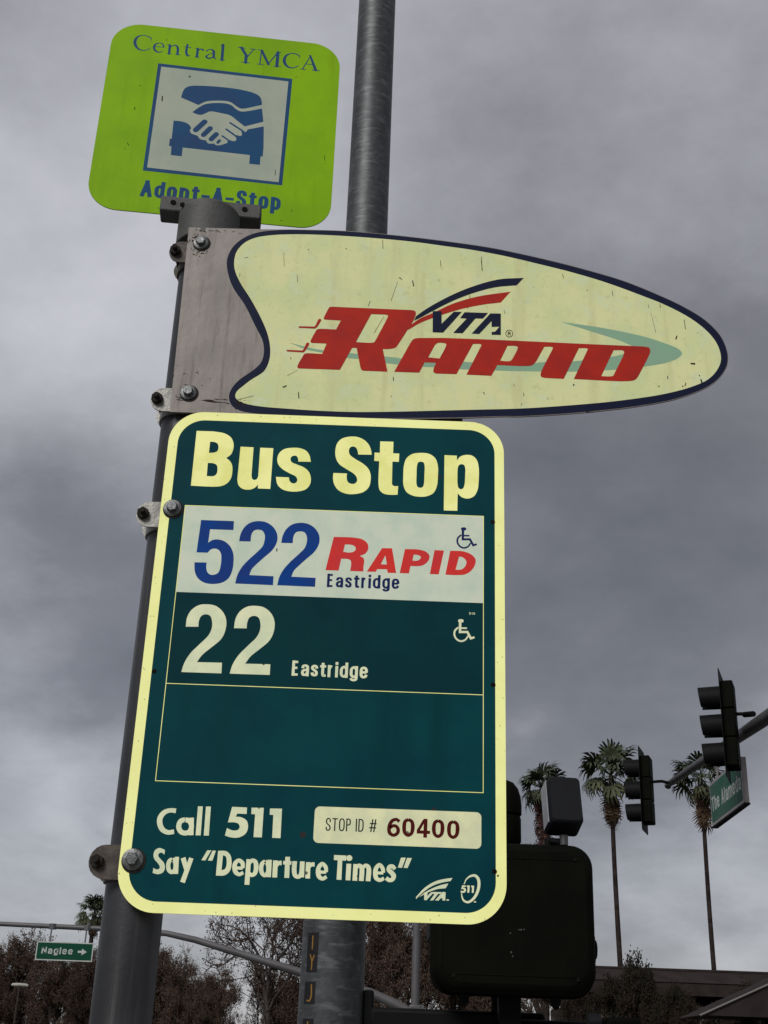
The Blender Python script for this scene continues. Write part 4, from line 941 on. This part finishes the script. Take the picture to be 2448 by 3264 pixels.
sh2 = thing('small_signal_box', 'dark box top peeking up at the bottom edge under the pedestrian signal', 'box', (0.68, 3.55, 1.83))
mb = MB(); mb.box((-0.003, 0, -0.09), (0.092, 0.12, 0.18)); mb.build('housing', 'signal_olive', sh2, bevel=0.01)
mb = MB(); mb.tube([(-0.085, 0.03, -0.012), (-0.05, 0.03, -0.012)], 0.022, 14); mb.build('coupling', 'detector', sh2)

dt = thing('detector_box', 'small grey rounded box on a swivel stem above the pedestrian signal', 'detector', (0.549, 3.70, 2.287))
rot_d = Matrix.Rotation(R(5), 3, 'Z') @ Matrix.Rotation(R(-15), 3, 'X')
mb = MB()
out = rounded_rect(-0.050, -0.076, 0.050, 0.076, 0.014, 5)
rings = []
for y_, k_ in ((-0.045, 0.86), (-0.041, 0.93), (-0.034, 0.97), (0.030, 1.0), (0.045, 1.0)):
    rings.append([rot_d @ Vector((x * k_, y_, z * k_)) + Vector((0.012, 0, 0.128)) for x, z in out])
nn_ = len(out)
mb.add([p for r_ in rings for p in r_], [(i * nn_ + k, i * nn_ + (k + 1) % nn_, (i + 1) * nn_ + (k + 1) % nn_, (i + 1) * nn_ + k) for i in range(len(rings) - 1) for k in range(nn_)] + [tuple(range(nn_)), tuple(reversed([(len(rings) - 1) * nn_ + k for k in range(nn_)]))])
mb.build('housing', 'detector', dt, angle=40)
mb = MB()
for a_ in (0,):
    c_ = rot_d @ Vector((-0.0508, 0.012, 0.002)) + Vector((0.012, 0, 0.128))
    mb.box(c_, (0.003, 0.062, 0.13), rot_d)
mb.build('side_plate', 'detector_side', dt)
mb = MB()
mb.tube([(0.012, -0.005, 0.040), (0.012, -0.005, 0.012)], 0.0125, 14)
mb.build('swivel', 'mast', dt)
mb = MB(); mb.tube([(0.002, 0, 0.024), (0.002, 0, -0.005)], 0.0075, 12); mb.tube([(-0.034, 0.0, 0.03), (-0.034, 0.0, -0.005)], 0.009, 12); mb.tube([(-0.036, 0, 0.024), (0.0, 0, 0.020)], 0.011, 12)
mb.build('stem', 'signal_black', dt)

# ================================================================== RIGHT MAST ARM, SIGNALS, STREET NAME
ma = thing('mast_arm', 'long grey signal mast arm reaching in from the right edge', 'signal mast', (4.24, 6.0, -0.12))
mb = MB(); mb.tube([(0, 0, 0), (0, 0, 5.35)], [0.15, 0.12], 32); mb.build('pole', 'mast', ma)
L0 = Vector((4.24, 6.0, -0.12))
arm_pts = [Vector((4.24 + 0.0365 * (y - 6), y, 4.905 + 0.0757 * (y - 6))) - L0 for y in (6.0, 8, 10, 12, 14, 16, 18, 20.0)]
mb = MB(); mb.tube(arm_pts, [0.125, 0.112, 0.102, 0.092, 0.082, 0.071, 0.060, 0.050], 24)
mb.build('arm', 'mast', ma)
mb = MB(); mb.tube([arm_pts[-1], arm_pts[-1] + Vector((0.0, 0.05, -0.02))], 0.055, 16); mb.build('end_cap', 'mast', ma)
mb = MB(); mb.tube([(0, 0, 5.35), (0, 0, 5.42)], [0.13, 0.05], 24); mb.build('pole_cap', 'mast', ma)


def make_signal(label, loc, yaw):
    t = thing('traffic_signal', label, 'traffic signal', loc, yaw, 'traffic signals on the right mast arm')
    # faces local -X; centre of body at origin, height 1.06
    for k, zc in enumerate((0.354, 0.0, -0.354)):
        mb = MB(); mb.box((0.02, 0, zc), (0.155, 0.34, 0.350)); sec = mb.build('section', 'signal_olive', t, bevel=0.018)
        mb = MB(); mb.tube([(-0.058, 0, zc), (-0.062, 0, zc)], 0.145, 24); mb.build('lens', 'lens', sec)
        mb = MB()
        n, vs, fs = 20, [], []
        for i in range(n + 1):
            a = R(-60 + 300 * i / n)
            full = 0.262 + 0.016 * math.sin(a)
            for x_, r_ in ((-0.060, 0.146), (-0.060 - full, 0.142), (-0.060 - full, 0.137), (-0.060, 0.140)):
                vs.append((x_, r_ * math.cos(a), zc + r_ * math.sin(a)))
        for i in range(n):
            for j in range(4):
                fs.append((4 * i + j, 4 * i + 4 + j, 4 * i + 4 + (j + 1) % 4, 4 * i + (j + 1) % 4))
        mb.add(vs, fs)
        mb.build('visor', 'signal_black', sec, angle=50)
    mb = MB()
    mb.prism(rounded_rect(-0.295, -0.665, 0.295, 0.665, 0.05, 5), -0.003, 0.003)
    bp = mb.build('backplate', 'signal_black', t, smooth=False, loc=(-0.052, 0, 0), rot=(0, 0, R(90)))
    return t


s1 = make_signal('farther three-lamp traffic signal at the tip of the right mast arm, seen side-on', (4.365, 19.9, 5.835), R(-21))
s2 = make_signal('nearer and larger three-lamp traffic signal on the right mast arm above the street name sign', (4.325, 14.9, 5.625), R(-21))
mb = MB(); mb.tube([(0.09, 0, 0.13), (0.26, -0.07, 0.12), (0.40, 0.04, 0.10)], 0.024, 12); mb.build('bracket', 'signal_black', s1)
mb = MB(); mb.tube([(0.09, 0, 0.14), (0.27, -0.05, 0.12)], 0.022, 12); mb.tube([(0.20, -0.02, 0.12), (0.32, -0.3, 0.05)], 0.035, 12); mb.build('bracket', 'signal_black', s2)

an = thing('street_name_sign', 'green street name sign reading The Alameda hung under the right mast arm', 'street sign', (4.652, 17.2, 4.81), R(-90 - 1.5))
mb = MB(); mb.box((0.86, 0.035, 0.285), (1.72, 0.070, 0.58)); mb.build('frame', 'sign_frame', an, bevel=0.006)
mb = MB(); mb.box((0.86, 0.036, -0.012), (1.74, 0.078, 0.022)); mb.build('bottom_rail', 'signal_black', an)
pr = Print(1); pr.poly([[(0.035, 0.035), (1.685, 0.035), (1.685, 0.54), (0.035, 0.54)]]); pr.build('face', 'street_green', an)
Print(3).word('The Alameda', 70, 185, 1640, 185, 70, 375, s=0.20, gap=0.12).build('lettering', 'street_white', an)
for x in (0.35, 1.35):
    mb = MB(); mb.box((x, 0.035, 0.66), (0.04, 0.02, 0.20)); mb.build('hanger', 'sign_frame', an)

# ================================================================== FAR MAST ARM, NAGLEE SIGN
fm = thing('mast_arm', 'far curved signal mast arm crossing behind the stop post', 'signal mast', (1.66, 45.0, -0.12))
mb = MB(); mb.tube([(0, 0, 0), (0, 0, 8.2)], [0.17, 0.12], 20); mb.build('pole', 'far_mast', fm)
pp = [(-0.08, 3.36), (-0.6, 3.62), (-1.53, 3.98), (-3.9, 4.54), (-6.2, 5.12), (-7.6, 5.47), (-8.62, 5.65), (-10.9, 5.725), (-14.4, 5.76), (-17, 5.76)]
mb = MB(); mb.tube([(x, 0, z) for x, z in pp], [0.17, 0.165, 0.15, 0.135, 0.12, 0.11, 0.10, 0.088, 0.078, 0.07], 16); mb.build('arm', 'far_mast', fm)
mb = MB(); mb.box((0, 0, 3.4), (0.42, 0.42, 0.5)); mb.build('flange', 'far_mast', fm, bevel=0.05)
mb = MB(); mb.tube([(0, 0, 8.2), (0, 0, 8.28)], [0.13, 0.05], 16); mb.build('pole_cap', 'far_mast', fm)
nag = thing('street_name_sign', 'small green street sign reading Naglee with arrow under the far mast arm', 'street sign', (-11.30, 44.82, 4.505), R(0))
mb = MB(); mb.prism([(0, 0), (1.94, 0), (1.94, 0.605), (0, 0.605)], 0.0, 0.02); mb.build('panel', 'street_white', nag, smooth=False)
pr = Print(4); pr.poly([[(0.035, 0.035), (1.905, 0.035), (1.905, 0.57), (0.035, 0.57)]]); pr.build('face', 'street_green_far', nag)
pr = Print(9)
pr.word('Naglee', 190, 215, 1250, 215, 190, 430, s=0.20, gap=0.16)
pr.poly([[(1.42, 0.275), (1.56, 0.275), (1.56, 0.205), (1.73, 0.31), (1.56, 0.415), (1.56, 0.345), (1.42, 0.345)]])
pr.build('lettering', 'street_white', nag)
for x in (0.42, 1.62):
    mb = MB(); mb.box((x, 0.05, 0.80), (0.045, 0.03, 0.52)); mb.tube([(x, 0.16, 1.02), (x, 0.16, 1.2)], 0.13, 10); mb.build('hanger', 'far_mast', nag)

lmp = thing('street_lamp', 'small pale flat lamp head on a thin post among the brown trees at lower left', 'street lamp', (-12.15, 46.6, -0.12))
mb = MB(); mb.tube([(0, 0, 0), (0, 0, 3.86)], [0.06, 0.035], 10); mb.build('post', 'bark', lmp)
mb = MB(); mb.tube([(-0.29, 0, 3.885), (-0.24, 0, 3.90), (0, 0, 3.905), (0.24, 0, 3.895), (0.30, 0, 3.875)], [0.025, 0.05, 0.055, 0.05, 0.03], 10); mb.build('lamp_head', 'lamp_pale', lmp)

# ================================================================== PALMS


def frond_mesh(name, mat, seed, droop=0.5, n=15):
    rg = random.Random(seed)
    v_, f_ = [], []

    def quad_strip(pts, ws):
        b = len(v_)
        for p, w in zip(pts, ws):
            s_ = Vector((-(pts[-1] - pts[0]).y, (pts[-1] - pts[0]).x, 0))
            s_ = s_.normalized() if s_.length > 1e-6 else Vector((0, 1, 0))
            v_.append(tuple(p + s_ * w / 2)); v_.append(tuple(p - s_ * w / 2))
        for i in range(len(pts) - 1):
            f_.append((b + 2 * i, b + 2 * i + 1, b + 2 * i + 3, b + 2 * i + 2))
    pet = [Vector((0, 0, 0)), Vector((0.28, 0, 0.03)), Vector((0.54, 0, 0.0))]
    quad_strip(pet, [0.05, 0.035, 0.03])
    hub = pet[-1]
    for k in range(n):
        a = R(-100 + 200 * k / (n - 1) + rg.uniform(-4, 4))
        L_ = 0.50 * (0.70 + 0.30 * math.cos(a)) * rg.uniform(0.88, 1.08)
        dirv = Vector((math.cos(a), math.sin(a), 0))
        zf = 0.05 * (1 if k % 2 else -1)
        pts = [hub, hub + dirv * L_ * 0.5 + Vector((0, 0, zf - 0.02)), hub + dirv * L_ * 0.82 + Vector((0, 0, -0.10 * droop)), hub + dirv * L_ * 0.95 + Vector((0, 0, -0.32 * droop * rg.uniform(.6, 1.2)))]
        quad_strip(pts, [0.02, 0.085, 0.055, 0.012])
    me = bpy.data.meshes.new(name)
    me.from_pydata(v_, [], f_)
    me.materials.append(M[mat])
    return me


fr_green = [frond_mesh('frond', 'palm_green', s_, 0.5 + 0.3 * (s_ % 3)) for s_ in range(3)]
fr_olive = [frond_mesh('frond', 'palm_olive', 10 + s_, 0.9) for s_ in range(2)]
fr_dead = [frond_mesh('dead_frond', 'palm_dead', 20 + s_, 1.3, 11) for s_ in range(2)]
fr_rust = [frond_mesh('dead_frond', 'palm_rust', 30 + s_, 1.3, 11) for s_ in range(2)]


def palm(label, x, y, zc, r_, tr, seed, skirt=0.6, rust=False, nf=34, nd=16, lean=0.0, base=-0.12):
    rg = random.Random(seed)
    t = thing('palm_tree', label, 'palm tree', (x + lean, y, base), 0, 'tall fan palms beyond the junction')
    ztop = zc - base
    mb = MB()
    n = 14
    pts, rad = [], []
    for k in range(n + 1):
        f_ = k / n
        pts.append((-lean * f_ + 0.05 * math.sin(f_ * 5 + seed), 0.04 * math.sin(f_ * 4), ztop * f_))
        rad.append(tr * (1.45 - 0.75 * min(1, f_ * 4)) if f_ < 0.25 else tr * (0.75 + 0.3 * (1 - f_)) * (1 + 0.04 * math.sin(k * 3.1)))
    mb.tube(pts, rad, 10)
    top = Vector(pts[-1])
    mb.build('trunk', 'palm_trunk', t)
    for k in range(nf):
        f_ = (k + 0.5) / nf
        el = 84 - 125 * f_ ** 0.8 + rg.uniform(-14, 14)
        az = k * 137.5 + rg.uniform(-30, 30)
        me = rg.choice(fr_green if f_ < 0.7 else fr_olive)
        o = bpy.data.objects.new('frond', me)
        COL.objects.link(o)
        o.parent = t
        s_ = r_ * rg.uniform(0.74, 1.12) / 0.98
        o.location = top
        o.scale = (s_, s_, s_)
        o.rotation_euler = (R(rg.uniform(-35, 35)), R(-el), R(az))
        o.rotation_mode = 'XYZ'
    for k in range(nd):
        f_ = k / nd
        o = bpy.data.objects.new('dead_frond', rg.choice(fr_rust if rust else fr_dead))
        COL.objects.link(o)
        o.parent = t
        s_ = r_ * rg.uniform(0.6, 0.85)
        o.location = top - Vector((0, 0, f_ * skirt))
        o.scale = (s_, s_ * 0.7, s_)
        o.rotation_euler = (R(rg.uniform(-60, 60)), R(rg.uniform(62, 84)), R(k * 137.5 + rg.uniform(-20, 20)))
    return t



palm('tall fan palm half hidden behind the farther traffic signal', 14.35, 75, 18.1, 2.1, 0.165, 1, 1.9, nf=25, nd=30, lean=0.15)
palm('tall fan palm behind the street name sign', 21.1, 80, 19.1, 1.95, 0.165, 2, 2.0, nf=24, nd=32, lean=0.1)
palm('shorter fan palm with rust brown skirt behind the grey detector box', 11.5, 85, 19.2, 1.9, 0.30, 3, 4.2, rust=True, nd=40)
palm('small distant fan palm left of the stop post', -25.4, 120, 13.4, 1.9, 0.25, 4, 1.0)


# ================================================================== BARE AND BUSHY TREES


def branch_tree(seed, height=8.0, spread=0.55, depth=6, first=0.28, kids=(2, 3), leafy=0.0, leaf=0.11, twigr=0.012, upward=0.25):
    """returns trunk arrays and crown arrays (twigs and leaves)"""
    rg = random.Random(seed)
    limbs, twigs, tips = [], [], []

    def grow(p, d_, L_, r_, dep):
        nseg = 3 if dep > 2 else 2
        q = p.copy()
        dd = d_.copy()
        for i in range(nseg):
            dd = (dd + Vector((rg.gauss(0, .16), rg.gauss(0, .16), rg.gauss(0, .10) + 0.05 * upward))).normalized()
            e = q + dd * L_ / nseg
            r2 = r_ * (1 - 0.28 * (i + 1) / nseg)
            (limbs if dep >= depth - 2 else twigs).append((q.copy(), e.copy(), r_ * (1 - 0.28 * i / nseg), r2))
            if dep <= 2:
                tips.append((e.copy(), dd.copy()))
            if dep > 0 and i > 0 and rg.random() < 0.75:
                side = Vector((rg.gauss(0, 1), rg.gauss(0, 1), rg.gauss(0, .5) + upward)).normalized()
                grow(e, (dd * 0.45 + side * 0.75).normalized(), L_ * rg.uniform(.45, .7), max(r2 * 0.6, twigr), dep - 1)
            q = e
        if dep > 0:
            for _ in range(rg.choice(kids)):
                side = Vector((rg.gauss(0, 1), rg.gauss(0, 1), rg.gauss(0, .6) + upward)).normalized()
                grow(q, (dd * (1 - spread) + side * spread).normalized(), L_ * rg.uniform(.60, .82), max(r_ * 0.62, twigr), dep - 1)
    grow(Vector((0, 0, 0)), Vector((0, 0, 1)), height * first, height * 0.022, depth)
    zmax = max(t[0].z for t in tips)
    k = height / zmax

    def tubes(segs, n):
        A = np.array([s[0] for s in segs]) * k
        B = np.array([s[1] for s in segs]) * k
        r0 = np.array([s[2] for s in segs])[:, None]
        r1 = np.array([s[3] for s in segs])[:, None]
        T = B - A
        T /= np.linalg.norm(T, axis=1)[:, None] + 1e-9
        ref = np.where(np.abs(T[:, 2:3]) < .9, np.array([[0, 0, 1.]]), np.array([[1., 0, 0]]))
        U = np.cross(T, ref)
        U /= np.linalg.norm(U, axis=1)[:, None]
        W = np.cross(T, U)
        V = []
        for C_, r_ in ((A, r0), (B, r1)):
            for j in range(n):
                a = 2 * math.pi * j / n
                V.append(C_ + (U * math.cos(a) + W * math.sin(a)) * r_)
        V = np.stack(V, 1)     # (m, 2n, 3)
        m_ = len(segs)
        F_ = np.array([(j, (j + 1) % n, n + (j + 1) % n, n + j) for j in range(n)])
        F_ = (F_[None] + (np.arange(m_) * 2 * n)[:, None, None]).reshape(-1, 4)
        return V.reshape(-1, 3), F_
    tv, tf = tubes(limbs, 7)
    cv, cf = tubes(twigs, 3)
    if leafy > 0:
        rs = np.random.RandomState(seed)
        idx = rs.randint(0, len(tips), int(len(tips) * leafy))
        base = np.array([tips[i][0] for i in idx]) * k + rs.normal(0, 0.12, (len(idx), 3))
        a = rs.normal(0, 1, (len(idx), 3)); a /= np.linalg.norm(a, axis=1)[:, None]
        b = np.cross(a, rs.normal(0, 1, (len(idx), 3))); b /= np.linalg.norm(b, axis=1)[:, None]
        sz = leaf * rs.uniform(.5, 1.2, (len(idx), 1))
        q = np.stack([base - a * sz, base - b * sz * .55, base + a * sz, base + b * sz * .55], 1).reshape(-1, 3)
        qf = (np.array([[0, 1, 2, 3]]) + (np.arange(len(idx)) * 4)[:, None]) + len(cv)
        nb = len(cv)
        cv = np.vstack([cv, q])
        return (tv, tf), (cv, cf, qf)
    return (tv, tf), (cv, cf, None)


def np_mesh(name, v_, f_, mats, split=None):
    me = bpy.data.meshes.new(name)
    me.vertices.add(len(v_))
    me.vertices.foreach_set('co', np.asarray(v_, np.float32).ravel())
    nf = len(f_)
    me.loops.add(nf * 4)
    me.loops.foreach_set('vertex_index', np.asarray(f_, np.int32).ravel())
    me.polygons.add(nf)
    me.polygons.foreach_set('loop_start', np.arange(0, nf * 4, 4, dtype=np.int32))
    me.polygons.foreach_set('loop_total', np.full(nf, 4, np.int32))
    for m_ in mats:
        me.materials.append(M[m_])
    if split is not None:
        mi = np.zeros(nf, np.int32)
        mi[split:] = 1
        me.polygons.foreach_set('material_index', mi)
    me.update(calc_edges=True)
    return me


TREES = {}
for key, kw, mats in (
        ('bare_a', dict(seed=3, height=8, depth=6, spread=.5, leafy=0.6, leaf=.055), ('twig', 'dry_leaf')),
        ('bare_b', dict(seed=8, height=8, depth=6, spread=.56, leafy=1.2, leaf=.055), ('twig', 'dry_leaf')),
        ('brown_a', dict(seed=12, height=8, depth=6, spread=.5, leafy=5.0, leaf=.065), ('twig', 'dry_leaf')),
        ('brown_b', dict(seed=21, height=8, depth=6, spread=.6, leafy=5.0, leaf=.065), ('twig', 'dry_leaf')),
        ('dark_a', dict(seed=31, height=6, depth=6, spread=.6, leafy=7.0, leaf=.075, first=.2), ('bark', 'dark_leaf')),
        ('dark_b', dict(seed=42, height=6, depth=6, spread=.62, leafy=7.0, leaf=.075, first=.18), ('bark', 'dark_leaf')),
        ('pale_a', dict(seed=51, height=6, depth=5, spread=.62, leafy=4, leaf=.12, first=.18), ('bark', 'pale_leaf')),
):
    (tv, tf), (cv, cf, qf) = branch_tree(**kw)
    f_all = cf if qf is None else np.vstack([cf, qf])
    ext = np.abs(cv[:, :2]).max()
    TREES[key] = (np_mesh('trunk', tv, tf, ('bark',)), np_mesh('crown', cv, f_all, mats, len(cf)), kw['height'], ext)


def tree(key, x, y, h, wide, label, name='bare_tree', group='brown winter trees along the far side', rot=None):
    tm, cm, hh_, ext = TREES[key]
    t = thing(name, label, 'tree', (x, y, -0.12), 0, group)
    rz = rot if rot is not None else random.uniform(0, 6.28)
    for nm, me in (('trunk', tm), ('crown', cm)):
        o = bpy.data.objects.new(nm, me)
        COL.objects.link(o)
        o.parent = t
        o.rotation_euler = (0, 0, rz)
        o.scale = (wide / ext, wide / ext, h / hh_)
    return t



NM = 'brown winter tree '
tree('bare_b', -15.6, 50, 7.1, 2.6, NM + 'at the left edge, topping the far mast arm')
tree('brown_a', -13.6, 54, 6.5, 2.4, NM + 'behind the pale lamp head')
tree('brown_b', -11.9, 52, 5.9, 2.2, NM + 'behind the Naglee sign, left half')
tree('bare_b', -10.3, 51, 6.2, 2.3, NM + 'behind the Naglee sign, right half')
tree('brown_a', -8.8, 53, 6.1, 2.1, NM + 'hidden mostly by the stop post')
tree('bare_b', -7.3, 55, 6.3, 2.0, NM + 'just right of the stop post with sky above')
tree('brown_b', -6.1, 49, 5.05, 1.7, NM + 'dense rounded one between the stop post and the lighting pole')
tree('bare_b', -4.6, 57, 6.0, 2.0, NM + 'hazy one low between the rounded crown and the lighting pole')
tree('bare_a', -3.3, 52, 9.3, 4.3, NM + 'tall twiggy one left of the lighting pole', rot=2.2)
tree('brown_a', -1.3, 55, 9.0, 3.0, NM + 'tall one behind the lighting pole')
tree('brown_b', 1.3, 53, 9.0, 2.6, NM + 'tall one behind the far mast post')
tree('brown_a', 4.2, 54, 9.8, 2.8, NM + 'tall one behind the pedestrian signal')
tree('bare_b', 7.0, 50, 10.9, 3.4, NM + 'with thin twigs showing right of the pedestrian signal')
BACK = ('at the far left behind the frontmost crown', 'behind the lamp head', 'beyond the Naglee sign', 'seen through the sky gap right of the stop post', 'low one glimpsed under the tall twiggy tree', 'between the lighting pole and the far mast post', 'behind the left side of the pedestrian signal')
for i, (x, y, h, w) in enumerate(((-17.2, 62, 6.6, 3.0), (-13.4, 64, 6.4, 3.0), (-9.6, 63, 6.2, 2.8), (-6.6, 62, 5.6, 2.2), (-3.6, 60, 5.6, 2.0), (0.5, 61, 7.4, 2.8), (4.6, 60, 7.6, 2.8))):
    tree(('brown_b', 'brown_a')[i % 2], x, y, h, w, 'back row brown tree ' + BACK[i])
DK = 'dark bushy tree '
tree('dark_a', 9.4, 48, 5.8, 2.0, DK + 'beside the pedestrian signal housing', 'bushy_tree', 'dark bushes in front of the long building')
tree('dark_b', 11.0, 47, 5.15, 1.9, DK + 'under the base of the middle palm', 'bushy_tree', 'dark bushes in front of the long building')
tree('dark_a', 12.9, 46, 4.75, 2.1, DK + 'in front of the left end of the long roof', 'bushy_tree', 'dark bushes in front of the long building', 2.0)
tree('dark_b', 7.5, 46, 4.9, 1.7, DK + 'right below the pedestrian signal', 'bushy_tree', 'dark bushes in front of the long building', 1.0)
tree('dark_b', 11.3, 39.5, 3.75, 1.2, DK + 'low one hiding the eave of the gabled roof', 'bushy_tree', 'dark bushes in front of the long building', 3.0)
tree('pale_a', 12.2, 37, 3.1, 0.9, 'paler small bush at the bottom right corner', 'bushy_tree', 'dark bushes in front of the long building')


# ================================================================== BUILDINGS
bl = thing('long_building', 'long low building with a brown sloping roof behind the bushes at lower right', 'building', (20.5, 64.0, -0.12))
mb = MB(); mb.box((0, 0, 2.3), (22.0, 9.0, 4.6)); mb.build('wall', 'stucco', bl)
mb = MB()
zt_, zm_, zl_ = 6.13, 5.55, 5.02
x0, x1 = -11.9, 12
lo = [(x0, -5.2, zm_), (x1, -5.2, zm_), (x1, 5.2, zm_), (x0, 5.2, zm_)]
hi = [(x0 + 0.6, -4.0, zt_), (x1 - 1.2, -4.0, zt_), (x1 - 1.2, 4.0, zt_), (x0 + 0.6, 4.0, zt_)]
mb.add(lo + hi, [(0, 1, 5, 4), (1, 2, 6, 5), (2, 3, 7, 6), (3, 0, 4, 7), (4, 5, 6, 7)])
rf = mb.build('roof', 'roof_brown', bl, smooth=False)
mb = MB(); mb.box((0.05, 0, (zm_ + zl_) / 2 - 0.01), (x1 - x0 - 0.1, 10.3, zm_ - zl_)); mb.build('fascia', 'fascia', rf)
mb = MB()
mb.box((0, -4.0, zt_ + 0.03), (x1 - x0 - 2.3, 0.16, 0.09)); mb.build('ridge_trim', 'fascia', rf)
for k in range(7):
    xx = -9.3 + 3.1 * k
    mb = MB(); mb.box((xx, -4.53, 2.3), (1.5, 0.08, 1.5)); w_ = mb.build('window', 'fascia', bl)
    mb = MB(); mb.box((xx, -4.575, 2.3), (1.3, 0.02, 1.3)); mb.build('pane', 'glass_dark', w_)
hs = thing('gabled_house', 'corner of a low gabled roof with pale edge at the right bottom corner', 'building', (15.0, 41.5, -0.12))
mb = MB(); mb.box((0, -2.0, 1.45), (9.6, 2.2, 2.9)); mb.build('wall', 'stucco', hs)
mb = MB()
e_, rz_ = 3.38, 5.75
mb.add([(-5.4, -3.4, e_), (5.4, -3.4, e_), (0, -3.4, rz_), (-5.4, -0.6, e_), (5.4, -0.6, e_), (0, -0.6, rz_)], [(0, 1, 2), (5, 4, 3), (0, 2, 5, 3), (1, 4, 5, 2), (0, 3, 4, 1)])
rf = mb.build('roof', 'roof_brown', hs, smooth=False)
mb = MB()
mb.tube([(-5.45, -3.44, e_ - 0.02), (0, -3.44, rz_ + 0.01)], 0.035, 4); mb.tube([(0, -3.44, rz_ + 0.01), (5.45, -3.44, e_ - 0.02)], 0.035, 4)
mb.build('barge_board', 'barge', rf, smooth=False)
mb = MB(); mb.box((-0.6, -3.03, 1.5), (1.4, 0.08, 1.2)); w_ = mb.build('window', 'fascia', hs)
mb = MB(); mb.box((-0.6, -3.08, 1.5), (1.2, 0.02, 1.0)); mb.build('pane', 'glass_dark', w_)
